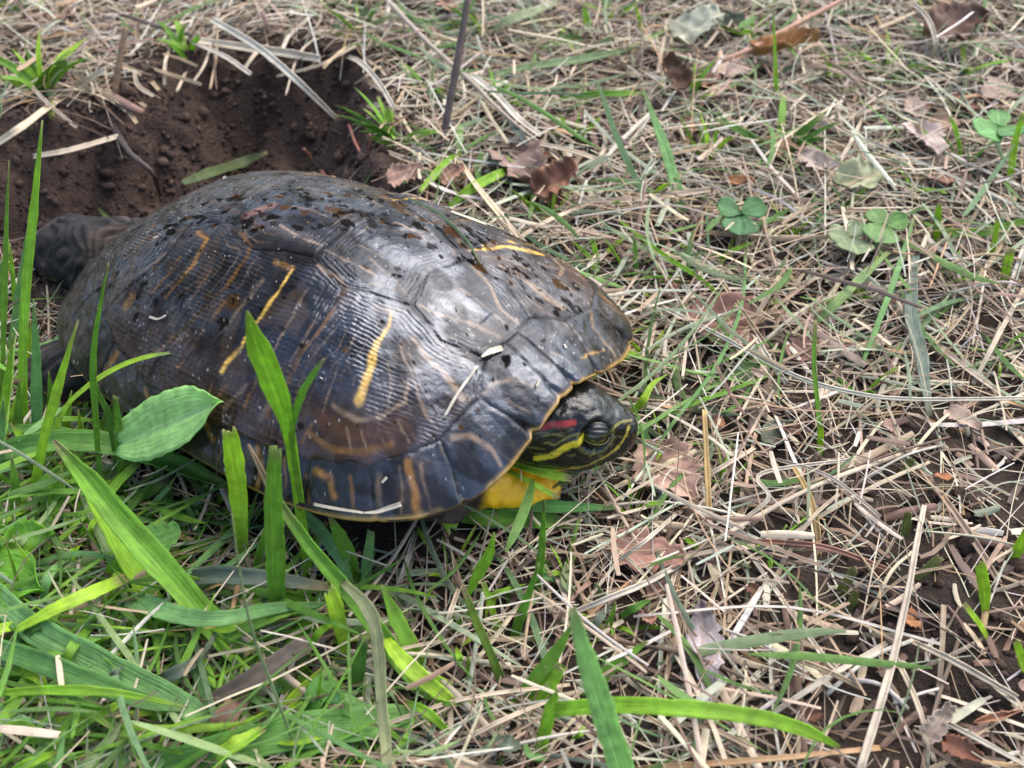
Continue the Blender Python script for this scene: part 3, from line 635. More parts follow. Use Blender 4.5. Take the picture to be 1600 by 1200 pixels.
    # eyes
    for sg in (1, -1):
        c = h_world(EYE_S, sg * (EYE_L - 1.7), EYE_Z)
        th_, ph_ = np.meshgrid(np.linspace(0, math.pi, 40), np.linspace(0, 2 * math.pi, 56, endpoint=False), indexing='ij')
        # poles along the outward side vector
        ax = nrm(H_S * sg + H_F * .28 + H_U * .12); e1 = nrm(H_F - ax * (H_F @ ax)); e2 = np.cross(ax, e1); e2 = e2 if e2 @ H_U > 0 else -e2
        dirv = ax * np.cos(th_)[..., None] + e1 * (np.sin(th_) * np.cos(ph_))[..., None] + e2 * (np.sin(th_) * np.sin(ph_))[..., None]
        Ev = (c + dirv * .0053).reshape(-1, 3); hgt = (dirv @ e2).ravel(); fx_ = (dirv @ e1).ravel(); an = np.hypot(hgt, fx_)
        cc = np.tile(np.array([.05, .048, .01]), (len(Ev), 1)); cc[an < .62] = (.10, .095, .015)
        cc[(an > .56) & (an < .64)] = (.03, .03, .01); cc[abs(hgt + .02) < .12] = (.008, .008, .006); cc[an < .26] = (.004, .004, .004); cc[an > .85] = (.02, .02, .012)
        eo = ob('eye', mesh_np('eye', Ev - T0, grid_faces(40, 56, 0, True), cc), M_EYE, TURTLE)
        if sg > 0: eo['label'] = 'half closed dark eye with yellow green iris'
        for up_ in (1, -1):      # wrinkled upper lid, thin lower lid
            a0, a1 = (math.radians(14), math.radians(120)) if up_ > 0 else (math.radians(-22), math.radians(-110))
            el, az = np.meshgrid(np.linspace(a0, a1, 26), np.linspace(-1.25, 1.25, 24), indexing='ij')
            rad = .0058 + .00022 * np.sin(el * 18) * (up_ > 0) + .0003 * np.exp(-((el - a0) / .09) ** 2)
            dv_ = ax * (np.cos(el) * np.cos(az))[..., None] + e1 * np.sin(az)[..., None] * .98 + e2 * (np.sin(el) * np.cos(az))[..., None]
            Lp = c + dv_ * rad[..., None]
            v_, f_ = grid_solid(Lp, .0003)
            lc = np.tile(np.array([.008, .0085, .006]), (len(v_), 1)); e_ = np.tile(el.ravel(), 2); lc[abs(e_ - a0) < .07] = (.10, .09, .02)
            ob('eyelid', mesh_np('eyelid', v_ - T0, f_, lc, np.full((len(v_), 2), .3)), M_SKIN, eo)
build_body()

# ------------------------------------------------------------------ scattered litter (uncountable): straw, hay, soil crumbs
def turtle_d(x, y):
    """>0 inside the turtle's plan outline (in shell radii)"""
    dx, dy = np.asarray(x) - T_X, np.asarray(y) - T_Y; c, s = math.cos(T_PSI), math.sin(T_PSI)
    lx = dx * c - dy * s; ly = dx * s + dy * c
    u = lx / S_A; yy = ly / (S_B * (1 - S_K * np.clip(u, -1, 1)))
    return 1 - (abs(u) ** S_N + abs(yy) ** S_N) ** (1 / S_N)
def ribbons(pos, ang, length, width, zoff, curv, bendz, tilt, fold, colr, seg=5, taper=0.25, tipfade=None, follow=True):
    n = len(pos); t = np.linspace(-.5, .5, seg + 1)[None, :]
    a = ang[:, None] + curv[:, None] * t
    da = length[:, None] / seg
    dx = np.cos(a) * da; dy = np.sin(a) * da
    x = pos[:, :1] + np.cumsum(dx, 1) - dx.sum(1, keepdims=True) / 2; y = pos[:, 1:2] + np.cumsum(dy, 1) - dy.sum(1, keepdims=True) / 2
    gz = ground_z(x, y) if follow else ground_z(pos[:, 0], pos[:, 1])[:, None] + 0 * x
    gz = .5 * gz + .5 * gz.mean(1, keepdims=True)
    z = gz + zoff[:, None] + length[:, None] * (tilt[:, None] * t + bendz[:, None] * (t * t * 4 - .33))
    z = np.maximum(z, ground_z(x, y) + .0003)
    w = width[:, None] * (1 - taper * np.abs(2 * t) ** 3)
    sx, sy = -np.sin(a), np.cos(a)
    roll = rng.normal(0, .45, n)[:, None]
    cr, sr = np.cos(roll), np.sin(roll)
    h = w / 2
    Lp = np.stack([x + sx * h * cr, y + sy * h * cr, z + h * sr], -1); Rp = np.stack([x - sx * h * cr, y - sy * h * cr, z - h * sr], -1)
    fo = fold[:, None] * w
    Mp = np.stack([x - sx * fo * sr, y - sy * fo * sr, z + fo * cr], -1)
    Vv = np.stack([Lp, Mp, Rp], 2)      # n, seg+1, 3, 3
    base = np.arange(n)[:, None] * (seg + 1) * 3
    Q = (grid_faces(seg + 1, 3)[None] + base[:, :, None]).reshape(-1, 4)
    C = np.repeat(colr[:, None, None, :], seg + 1, 1).repeat(3, 2)
    v = rng.random(n)[:, None, None] * 50 + (t[..., None] + .5) * length[:, None, None]
    U = np.broadcast_to(np.array([0, .5, 1.0])[None, None, :], (n, seg + 1, 3)) + rng.random(n)[:, None, None] * 9
    uv = np.stack([U, np.broadcast_to(v, (n, seg + 1, 3))], -1)
    return Vv.reshape(-1, 3), Q, C.reshape(-1, 3), uv.reshape(-1, 2)
PAL = np.array([(.47, .37, .245), (.55, .455, .32), (.32, .225, .14), (.60, .54, .44), (.23, .15, .10), (.15, .09, .06), (.26, .29, .19), (.36, .37, .27), (.36, .22, .10), (.09, .06, .045)])
PALW = np.array([.2, .17, .15, .12, .1, .07, .07, .06, .03, .05]); PALW = PALW / PALW.sum()
def straw_col(n, w=PALW):
    w = np.asarray(w, float); c = PAL[rng.choice(len(PAL), n, p=w / w.sum())]; c = c * (1 + rng.normal(0, .16, (n, 1))) * (1 + rng.normal(0, .035, (n, 3))); return np.clip(c * np.minimum(1, .52 / c.max(1, keepdims=True)), .01, .6)
def bare_soil(px):
    """0..1: how much bare earth shows (lower right corner)"""
    x, y = px[:, 0], px[:, 1]
    return np.clip(np.maximum(sstep(1080, 1450, x) * sstep(620, 900, y), sstep(1330, 1560, x) * sstep(520, 720, y)), 0, 1)
def scatter(n, xr=(-.62, .62), yr=(-.33, .62)):
    return np.stack([rng.uniform(*xr, n), rng.uniform(*yr, n)], -1)
def keep_mask(p, marg=0.0, strength=.72):
    px, _ = proj(np.concatenate([p, np.zeros((len(p), 1))], 1))
    k = (pit_sd(p[:, 0], p[:, 1]) > .004 + marg) & (turtle_d(p[:, 0], p[:, 1]) < .10)
    return k & (rng.random(len(p)) > strength * bare_soil(px)), px
def stuff(name, parts, mat, label, cat):
    V, Q, C, U = [], [], [], []; o = 0
    for v, q, c, u in parts:
        V.append(v); Q.append(q + o); C.append(c); U.append(u); o += len(v)
    o_ = ob(name, mesh_np(name, np.concatenate(V), np.concatenate(Q), np.concatenate(C), np.concatenate(U)), mat)
    return tag(o_, label, cat, None, 'stuff')
parts = []
# lower mat: short broken bits, brown
p = scatter(17000); k, px = keep_mask(p, 0, .55); p = p[k]; n = len(p)
parts.append(ribbons(p, rng.uniform(0, 2 * math.pi, n), rng.uniform(.008, .032, n), rng.uniform(.0007, .0022, n), rng.uniform(.0005, .005, n), rng.normal(0, .5, n), rng.normal(0, .04, n), rng.normal(0, .12, n), rng.uniform(.05, .35, n), straw_col(n, np.array([.12, .08, .18, .04, .2, .16, .05, .03, .04, .1])) * .85, 3))
# main straw
p = scatter(23000); k, px = keep_mask(p, .002, .80); p = p[k]; n = len(p); px = px[k]
up_ = rng.gamma(2.0, .0034, n) + .001; up_ *= (1 - .55 * bare_soil(px))
ln = rng.gamma(3.0, .0115, n).clip(.010, .11)
parts.append(ribbons(p, rng.uniform(0, 2 * math.pi, n), ln, rng.gamma(2.4, .00045, n).clip(.0004, .0032), up_, rng.normal(0, .13, n), rng.normal(0, .02, n), rng.normal(0, .10, n), rng.uniform(.1, .4, n), straw_col(n), 6))
# hair-thin fibres
p = scatter(9000); k, px = keep_mask(p, .0, .65); p = p[k]; n = len(p)
parts.append(ribbons(p, rng.uniform(0, 2 * math.pi, n), rng.uniform(.012, .06, n), rng.uniform(.0003, .0007, n), rng.gamma(2, .0035, n) + .001, rng.normal(0, .6, n), rng.normal(0, .06, n), rng.normal(0, .12, n), rng.uniform(.1, .4, n), straw_col(n), 6))
p = scatter(5200); px_, _ = proj(np.concatenate([p, np.zeros((len(p), 1))], 1)); k = (pit_sd(p[:, 0], p[:, 1]) > .004) & (turtle_d(p[:, 0], p[:, 1]) < .1) & (rng.random(len(p)) < .3 + .6 * bare_soil(px_)); p = p[k]; n = len(p)
parts.append(ribbons(p, rng.uniform(0, 6.28, n), rng.uniform(.006, .026, n), rng.uniform(.0016, .0042, n), rng.uniform(.0005, .005, n), rng.normal(0, .25, n), rng.normal(0, .05, n), rng.normal(0, .14, n), rng.uniform(.1, .4, n), straw_col(n, np.array([.06, .05, .1, .04, .2, .25, .03, .02, .05, .2])) * np.array([1, .92, .9]), 3))
stuff('straw_litter', parts, M_STRAW, 'matted mown straw and broken dry stems covering the soil', 'straw')
# far surround of straw outside the picture
p = np.concatenate([scatter(12000, (-.9, .9), (-.45, .95)), scatter(26000, (-1.9, 1.9), (-.8, 2.6))]); k = (abs(p[:, 0]) > .6) | (p[:, 1] > .6) | (p[:, 1] < -.31); p = p[k]; n = len(p)
stuff('surrounding_straw_litter', [ribbons(p, rng.uniform(0, 6.28, n), rng.uniform(.03, .1, n), rng.uniform(.001, .004, n), rng.gamma(2, .005, n), rng.normal(0, .4, n), rng.normal(0, .03, n), rng.normal(0, .08, n), rng.uniform(.1, .4, n), straw_col(n), 4)], M_STRAW, 'loose dry straw spread over the ground around the nest', 'straw')
# hay: limp green grey clippings
GP = np.array([(.14, .27, .06), (.20, .34, .09), (.26, .34, .17), (.33, .39, .24), (.11, .22, .045), (.18, .29, .13)])
def green_zone(px):
    x, y = px[:, 0], px[:, 1]
    lowleft = sstep(760, 520, x) * sstep(640, 760, y); mid = np.exp(-((x - 1040) / 160) ** 2 - ((y - 520) / 200) ** 2) * .55
    topm = np.exp(-((x - 720) / 190) ** 2 - ((y - 170) / 160) ** 2) * .35; right = .2 * (x > 640)
    return np.clip(lowleft + mid + topm + right + .12, 0, 1)
p = scatter(9500); k, px = keep_mask(p, .004, .75); k &= rng.random(len(p)) < green_zone(px) * .62; p = p[k]; n = len(p)
c = GP[rng.integers(0, len(GP), n)] * (1 + rng.normal(0, .18, (n, 1)))
stuff('green_clippings', [ribbons(p, rng.uniform(0, 6.28, n), rng.gamma(4, .012, n).clip(.015, .11), rng.gamma(3, .0006, n).clip(.0006, .0045), rng.gamma(2.2, .0045, n) + .002, rng.normal(0, .5, n), rng.normal(0, .06, n), rng.normal(0, .14, n), rng.uniform(.1, .35, n), np.clip(c, .01, .7), 7, .8)], M_BLADE, 'limp green and grey grass clippings tangled in the straw', 'grass')
p = scatter(4600, (-.5, .12), (-.33, .06)); k, px = keep_mask(p, .004, .7); k &= (rng.random(len(p)) < np.clip(sstep(700, 430, px[:, 0]) * sstep(640, 780, px[:, 1]) + .5 * sstep(330, 60, px[:, 0]) * sstep(470, 620, px[:, 1]), 0, 1)); k &= turtle_d(p[:, 0], p[:, 1]) < -.1; p = p[k]; n = len(p)
c = np.array([(.26, .49, .05), (.18, .37, .05), (.22, .42, .13), (.38, .58, .06), (.13, .28, .04), (.30, .40, .16)])[rng.choice(6, n, p=[.26, .26, .14, .10, .14, .10])] * (1 + rng.normal(0, .15, (n, 1)))
stuff('grass_mat', [ribbons(p, rng.normal(.35, .9, n) + math.pi * (rng.random(n) < .5), rng.gamma(5, .010, n).clip(.02, .12), rng.gamma(3.0, .0007, n).clip(.0007, .0055), rng.gamma(2.2, .0034, n) + .002, rng.normal(0, .4, n), rng.normal(0, .05, n), rng.normal(0, .18, n), rng.uniform(.1, .35, n), np.clip(c, .01, .7), 8, .85)], M_BLADE, 'dense tangle of fresh green grass below the shell flank', 'grass')
# soil crumbs
def crumbs():
    ph = (1 + 5 ** .5) / 2
    b = nrmv = np.array([(-1, ph, 0), (1, ph, 0), (-1, -ph, 0), (1, -ph, 0), (0, -1, ph), (0, 1, ph), (0, -1, -ph), (0, 1, -ph), (ph, 0, -1), (ph, 0, 1), (-ph, 0, -1), (-ph, 0, 1)], float) / 1.9
    f = np.array([(0, 11, 5), (0, 5, 1), (0, 1, 7), (0, 7, 10), (0, 10, 11), (1, 5, 9), (5, 11, 4), (11, 10, 2), (10, 7, 6), (7, 1, 8), (3, 9, 4), (3, 4, 2), (3, 2, 6), (3, 6, 8), (3, 8, 9), (4, 9, 5), (2, 4, 11), (6, 2, 10), (8, 6, 7), (9, 8, 1)])
    p = np.concatenate([scatter(16000), scatter(16000, (PIT[:, 0].min(), PIT[:, 0].max()), (PIT[:, 1].min(), PIT[:, 1].max()))]); px, _ = proj(np.concatenate([p, np.zeros((len(p), 1))], 1)); sdv = pit_sd(p[:, 0], p[:, 1])
    pr = np.clip(.85 * bare_soil(px) + .8 * (sdv < .012) + .35 * sstep(.05, .012, sdv) + .1, 0, 1); k = (rng.random(len(p)) < pr) & (turtle_d(p[:, 0], p[:, 1]) < .12); p = p[k]; n = len(p); sdv = sdv[k]
    r = np.where(sdv < .012, rng.gamma(1.3, .00052, n), rng.gamma(1.6, .0007, n)).clip(.0005, .0062)
    V = b[None] * r[:, None, None] * (1 + rng.normal(0, .28, (n, 12, 1))) * rng.uniform(.7, 1.2, (n, 1, 3))
    V[..., 0] += p[:, :1]; V[..., 1] += p[:, 1:]; V[..., 2] += (ground_z(p[:, 0], p[:, 1]) + r * .35)[:, None]
    c = np.array([.06, .036, .025]) * (1 + rng.normal(0, .3, (n, 1))); c = np.where(sdv[:, None] < .01, np.array([.07, .0445, .033]) * (1 + rng.normal(0, .25, (n, 1))), c)
    o_ = ob('soil_crumbs', mesh_np('soil_crumbs', V.reshape(-1, 3), (f[None] + np.arange(n)[:, None, None] * 12).reshape(-1, 3), np.repeat(np.clip(c, .008, .3), 12, 0)), M_SOIL)
    tag(o_, 'loose dark soil crumbs lying on bare earth and in the hollow', 'soil', None, 'stuff')
crumbs()

# ------------------------------------------------------------------ single blades, stalks and leaves
def catmull(P, m):
    P = np.asarray(P, float)
    if len(P) == 2: return P[0] + (P[1] - P[0]) * np.linspace(0, 1, m)[:, None]
    Q = np.vstack([2 * P[0] - P[1], P, 2 * P[-1] - P[-2]]); t = np.linspace(0, len(P) - 1 - 1e-6, m); i = t.astype(int); f = (t - i)[:, None]
    a, b, c, d = Q[i], Q[i + 1], Q[i + 2], Q[i + 3]
    return .5 * (2 * b + (c - a) * f + (2 * a - 5 * b + 4 * c - d) * f ** 2 + (3 * b - a - 3 * c + d) * f ** 3)
GRN = dict(lime=(.44, .66, .05), bright=(.32, .56, .04), mid=(.21, .41, .045), deep=(.13, .28, .04), blue=(.22, .42, .13), pale=(.30, .38, .17), grey=(.17, .21, .14),
           dead=(.15, .115, .085), straw=(.46, .37, .26), white=(.48, .41, .31), tan=(.40, .29, .17), gold=(.50, .33, .13), brown=(.13, .075, .045), dark=(.055, .038, .03), red=(.30, .12, .08))
def blade_mesh(P, wid, colr, fold=.12, roll=0.0, th=.00028, tipc=None, tips=.82, cut=False, tube=False, seed=0):
    """P (m,3) path, wid (m) widths in metres"""
    m = len(P); T = np.gradient(P, axis=0); T /= np.linalg.norm(T, axis=1, keepdims=True) + 1e-12
    toc = CP + np.array([0, -.1, .5]) - P; toc /= np.linalg.norm(toc, axis=1, keepdims=True)
    S = np.cross(T, toc); S /= np.linalg.norm(S, axis=1, keepdims=True) + 1e-9; N = np.cross(S, T)
    r_ = np.random.default_rng(seed)
    rl = roll + .35 * np.sin(np.linspace(0, 2.2, m) + r_.uniform(0, 6)); S2 = S * np.cos(rl)[:, None] + N * np.sin(rl)[:, None]; N2 = np.cross(S2, T)
    tt = np.linspace(0, 1, m)
    if tube:
        a = np.linspace(0, 2 * math.pi, 8, endpoint=False)
        wob = 1 + .10 * r_.normal(size=(m, 1)) * 0 + .08 * np.sin(tt * 40 + r_.uniform(0, 6))[:, None]
        V = (P[:, None] + S2[:, None] * (np.cos(a)[None, :, None] * wid[:, None, None] / 2 * wob[..., None]) + N2[:, None] * (np.sin(a)[None, :, None] * wid[:, None, None] / 2 * .8 * wob[..., None]))
        F = grid_faces(m, 8, 0, True); V = V.reshape(-1, 3)
        cap0 = np.array([[0, 1, 2, 3], [0, 3, 4, 7], [4, 5, 6, 7]]); F = np.concatenate([F, cap0[:, ::-1], cap0 + (m - 1) * 8])
        u = np.tile(np.arange(8) / 4.0, m); vv = np.repeat(tt, 8)
    else:
        k = 7; x = np.linspace(-1, 1, k)
        prof = fold * (np.abs(x) - .5) * 1.0 - .05 * np.cos(x * 9)
        edge = 1 + .05 * r_.normal(size=(m, 2))
        xs = x[None] * np.where(x[None] < 0, edge[:, :1], edge[:, 1:])
        G = P[:, None] + S2[:, None] * (xs * wid[:, None] / 2)[..., None] + N2[:, None] * (prof[None] * wid[:, None])[..., None]
        if cut:
            jag = r_.uniform(-.6, 1.0, k); G[-1] = G[-1] + T[-1] * (jag * wid[-1] * .45)[:, None]
        V, F = grid_solid(G, th); u = np.tile(np.tile((x + 1) / 2, m), 2); vv = np.tile(np.repeat(tt, k), 2)
    L = np.linalg.norm(np.diff(P, axis=0), axis=1).sum()
    C = np.tile(np.array(colr, float), (len(V), 1))
    nz = fbm(V * 170 + seed, 2)[:, None]; C = C * (1 + .16 * nz)
    bs = sstep(.22, .0, vv)[:, None] * .35
    C = C * (1 - bs) + np.clip(np.array(colr) * 1.25 + .04, 0, .8) * bs
    if not tube:
        mid_ = np.exp(-((u - .5) / .07) ** 2)[:, None] * .3; C = C * (1 - mid_) + np.clip(np.array(colr) * 1.35 + .03, 0, .8) * mid_
        if tipc is None and mid_.size and np.array(colr)[1] > np.array(colr)[0]: tipc, tips = (.36, .29, .15), .97 - .05 * ((seed * 7) % 3 == 0)
    if tipc is not None:
        al = np.clip(sstep(tips - .1, tips + .12, vv + .07 * nz[:, 0]), 0, 1)[:, None]; C = C * (1 - al) + np.array(tipc) * al
    uv = np.stack([u + seed % 17, vv * L + seed % 23], -1)
    return V, F, np.clip(C, .004, .85), uv
_seed = [100]
def path_pts(pts, lean=None, dz=None, base=None, m=22):
    """lean: blade stands in a plane leaning back by that angle from upright, through its base; dz: heights (mm) above the ground"""
    if lean is not None:
        b = G1(*(base or pts[0])) - np.array([0, 0, .003]); a = math.radians(lean); nv = np.array([0, math.cos(a), -math.sin(a)])
        P = []
        for x, y in pts:
            d = ray(x, y); t = ((b - CP) @ nv) / (d @ nv); P.append(CP + d * t)
    else:
        if dz is None: dz = 4.0
        if np.isscalar(dz): z = [dz * (.4 + .6 * math.sin(math.pi * i / (len(pts) - 1))) for i in range(len(pts))]
        else: z = list(np.interp(np.linspace(0, 1, len(pts)), np.linspace(0, 1, len(dz)), dz))
        P = [G1(x, y, max(.5, h_) * MM) for (x, y), h_ in zip(pts, z)]
    return catmull(P, m)
def width_prof(w, m, tip):
    t = np.linspace(0, 1, m)
    if not np.isscalar(w): return np.interp(t, np.linspace(0, 1, len(w)), w)
    if tip == 'taper': return w * np.clip(np.minimum(.55 + 1.1 * t, 1.0) * np.clip(1 - ((t - .35) / .66).clip(0) ** 1.7, .03, 1), .04, 1)
    if tip == 'both': return w * np.clip(np.sin(math.pi * np.clip(t, .03, .97)) ** .55, .08, 1)
    return w * (.8 + .2 * np.sin(math.pi * t))
def blade_obj(name, P, wm, colr, label, cat, group=None, parent=None, mat=None, **kw):
    _seed[0] += 1; kw.setdefault('seed', _seed[0])
    o0 = P[0].copy() if parent is None else np.array(parent.location)
    V, F, C, U = blade_mesh(P, wm, colr, **kw)
    o = ob(name, mesh_np(name, V - o0, F, C, U), mat or M_BLADE, parent)
    if parent is None: o.location = o0; tag(o, label, cat, group)
    return o
def B(label, pts, w, c='bright', lean=None, dz=None, tip='taper', base=None, name='grass_strand', cat='grass blade', group=None, parent=None, **kw):
    P = path_pts(pts, lean, dz, base); _, zc = proj(P)
    cc = GRN[c] if isinstance(c, str) else c
    if kw.get('tipc') and isinstance(kw['tipc'], str): kw['tipc'] = GRN[kw['tipc']]
    return blade_obj(name, P, width_prof(w, len(P), tip) * zc / F_PX, cc, label, cat, group, parent, cut=(tip == 'cut'), **kw)
def STK(label, pts, w, c='straw', dz=6, name='straw', cat='straw', lean=None, base=None, group=None, **kw):
    P = path_pts(pts, lean, dz, base); _, zc = proj(P)
    return blade_obj(name, P, width_prof(w, len(P), 'flat') * zc / F_PX, GRN[c] if isinstance(c, str) else c, label, cat, group, None, M_STRAW, tube=name != 'straw' and name != 'loose_stalk', fold=.3, th=.0005, **kw)

# --- blades standing before the turtle's flank
b1 = (484, 908)
B('broad bright blade rising upright before the shell on a purplish stem', [b1, (474, 830), (462, 745), (450, 668), (428, 598), (405, 540), (386, 486)], [14, 16, 17, 20, 42, 40, 3], 'bright', 3, roll=.15, tipc=(.2, .2, .05), tips=.97)
B('slim leaf branching off the broad bright blade by the shell', [(474, 800), (456, 690), (470, 622), (488, 588), (506, 560)], [8, 10, 15, 12, 2], 'mid', 3, base=(484, 908))
B('blunt lime blade with cut top standing against the shell', [(384, 892), (374, 780), (366, 718), (358, 672)], [16, 30, 30, 22], 'lime', 4, tip='cut', roll=.1)
B('torn topped green blade standing close to the lowest shell marginals', [(434, 985), (430, 870), (428, 780), (431, 700)], [22, 30, 28, 22], 'mid', 4, tip='cut')
B('narrow green blade leaning behind the torn topped blade', [(390, 930), (410, 850), (432, 790), (440, 740)], 13, 'mid', 8)
B('thick stem slanting across the grass with a dry pointed brown tip', [(705, 1105), (640, 1052), (590, 985), (540, 920), (480, 848), (430, 775), (388, 694)], [26, 30, 27, 24, 20, 14, 3], (.18, .38, .035), 38, tipc='tan', tips=.8, fold=.3)
B('pale limp leaf hanging down from the slanting thick stem', [(530, 905), (578, 955), (592, 1020), (596, 1090), (602, 1150), (606, 1215)], [10, 22, 21, 18, 18, 16], (.32, .34, .16), None, dz=[34, 36, 30, 24, 20, 16], base=None)
B('wide folded green blade leaning out with a browned tip, below the plantain leaf', [(440, 1085), (360, 1010), (280, 915), (200, 825), (140, 752), (84, 688)], [26, 38, 42, 40, 34, 6], (.21, .43, .035), 44, fold=.3, tipc='tan', tips=.93)
B('second wide blade pressed against the wide folded blade', [(270, 1010), (235, 935), (190, 850), (150, 780), (122, 735)], [18, 34, 38, 30, 6], 'bright', 46)
B('long arching blade with dry brown edge beneath the plantain leaf', [(-20, 712), (80, 690), (180, 696), (280, 728), (375, 768)], [30, 34, 38, 34, 5], (.17, .36, .06), None, dz=[14, 26, 26, 20, 8], fold=.25)
B('dull long blade under the dry edged arching blade', [(-20, 668), (60, 672), (130, 684), (200, 700)], 24, 'deep', None, dz=[10, 22, 20, 10])
B('fine curved blade arching over the rear flank of the shell', [(66, 760), (95, 652), (132, 608), (182, 575), (232, 557), (285, 549)], [9, 9, 10, 10, 8, 2], 'lime', 12, tipc='pale', tips=.85)
# --- upright blades by the hind leg
L_ = 'blades standing beside the hind leg'
B('tall pale green blade rising past the edge of the hole', [(40, 700), (36, 590), (40, 470), (52, 340), (66, 188)], [13, 15, 17, 16, 2], 'bright', 24)
B('short blue green blade leaning beside the tall pale blade', [(14, 560), (26, 490), (36, 420), (45, 344)], 15, 'blue', 26)
B('slender blade with split tip at the hole edge', [(2, 640), (6, 500), (9, 380), (14, 250)], 9, 'mid', 24)
B('flat blue green strap blade standing under the hind leg', [(56, 720), (58, 640), (57, 560), (52, 468)], 21, 'blue', 14)
B('yellow green blade with frayed edge by the shell rear', [(50, 800), (66, 700), (90, 610), (122, 500)], [14, 14, 17, 3], 'lime', 12)
B('dark slim blade overlapping the rear shell rim', [(160, 790), (150, 660), (146, 560), (158, 470), (170, 410)], 11, 'mid', 10)
B('short dark blade beside the plantain leaf base', [(190, 790), (172, 660), (152, 610), (146, 560)], 10, 'deep', 12)
B('stubby dark sprout beside the plantain leaf', [(190, 790), (186, 680), (180, 620)], [8, 12, 8], 'mid', 10, tip='cut')
for i, (pts, w, c) in enumerate([([(-6, 780), (0, 700), (6, 620)], 16, 'blue'), ([(8, 700), (24, 640), (36, 590)], 14, 'lime'), ([(20, 730), (28, 660), (30, 590)], 16, 'mid'), ([(-10, 610), (30, 640), (60, 680)], 18, 'lime'), ([(95, 660), (120, 640), (150, 650), (175, 680)], 16, 'lime'), ([(80, 690), (120, 680), (160, 690), (180, 694)], 18, 'mid'), ([(-10, 540), (4, 480), (2, 400)], 14, 'mid'), ([(30, 600), (44, 560), (48, 500)], 10, 'lime'), ([(-5, 700), (10, 610), (20, 520)], 13, 'bright'), ([(70, 700), (80, 640), (76, 580)], 15, 'mid'), ([(100, 720), (104, 660), (112, 610)], 13, 'bright'), ([(30, 520), (22, 450), (16, 380)], 9, 'bright'), ([(120, 740), (128, 690), (122, 640)], 14, 'lime'), ([(0, 470), (12, 410), (8, 340)], 9, 'lime'), ([(60, 760), (40, 700), (16, 660)], 17, 'bright'), ([(80, 780), (110, 740), (150, 720)], 16, 'lime'), ([(140, 750), (150, 715), (172, 690)], 12, 'mid'), ([(20, 830), (24, 770), (18, 710)], 16, 'mid'), ([(90, 830), (84, 780), (96, 730)], 15, 'bright')]):
    B({'lime': 'yellowish lime', 'mid': 'plain green', 'blue': 'blue green', 'bright': 'bright green'}[c] + (' wide' if w > 14 else ' slim') + ' blade in the clump beneath the hind leg', pts, w, c, 20, group=L_)
# --- lying blades, low corner of the clump
B('broad blue green strap lying diagonally under the fine thin stem', [(-20, 925), (60, 985), (135, 1024), (205, 1062), (275, 1096), (345, 1135)], [40, 44, 46, 46, 40, 24], 'blue', None, dz=[16, 20, 18, 16, 14, 6])
B('long blue green blade crossing over the broad diagonal strap', [(-20, 1008), (70, 1036), (160, 1072), (240, 1098), (310, 1110)], [30, 34, 32, 24, 4], (.17, .36, .09), None, dz=[16, 22, 22, 18, 8])
B('bright cut blade lying crosswise over the straps', [(22, 986), (80, 955), (140, 928), (196, 904)], [10, 22, 26, 20], 'lime', None, dz=[20, 26, 26, 20], tip='cut')
B('bent blue green blade twisting sideways with a fine tip', [(200, 935), (280, 962), (350, 966), (430, 950), (535, 944)], [34, 30, 22, 18, 3], 'blue', None, dz=[12, 24, 26, 20, 10])
B('dull grey green withered blade above the twisting blade', [(268, 908), (340, 898), (420, 905), (512, 918)], [20, 28, 26, 14], 'grey', None, dz=[14, 22, 22, 14], fold=.3)
B('thin bright blade running flat over the strap leaves', [(-20, 1084), (90, 1078), (190, 1084), (295, 1106)], 16, 'bright', None, dz=[18, 24, 24, 14])
B('very broad flat blade lying low across the litter', [(225, 1205), (350, 1170), (470, 1142), (590, 1128), (705, 1112)], [44, 52, 56, 52, 10], (.15, .33, .06), None, dz=[8, 14, 14, 12, 4])
B('withered grey brown blade lying slantwise among green blades', [(326, 1095), (400, 1058), (470, 1014), (545, 972)], [16, 32, 34, 12], 'dead', None, dz=[10, 18, 18, 8], fold=.3)
B('shrivelled brown blade stub below the withered blade', [(325, 1170), (352, 1120), (392, 1078)], [30, 34, 22], (.26, .15, .10), None, dz=[6, 12, 10], tip='cut')
B('hair thin pale green stem crossing the straps from below', [(478, 1215), (436, 1100), (395, 990), (374, 890), (362, 800)], 5, 'pale', 22)
B('green blade with brown edge beside the twisting blade', [(352, 998), (420, 965), (490, 946)], [16, 24, 6], 'mid', None, dz=[12, 18, 12])
B('short upright lime shoot beside the pale hanging leaf', [(548, 1050), (536, 1000), (524, 950), (514, 922)], [10, 16, 28, 22], 'lime', 12, tip='cut')
B('blunt spade shaped blade near the broad flat blade', [(470, 1128), (488, 1100), (504, 1072), (518, 1054)], [14, 36, 38, 24], (.12, .30, .05), None, dz=[8, 16, 18, 16], tip='cut')
B('lime blade end resting on the broad flat blade', [(336, 1182), (370, 1162), (412, 1138)], [16, 26, 12], 'lime', None, dz=[16, 20, 18])
B('dark green drooping blade next to the lime thick stem', [(668, 1066), (642, 1012), (618, 965), (596, 914)], [14, 28, 26, 3], 'mid', 26)
B('bright swollen stem base curving into the soil', [(706, 1098), (660, 1060), (620, 1022), (598, 992)], [18, 27, 24, 12], 'lime', None, dz=[10, 18, 20, 18])
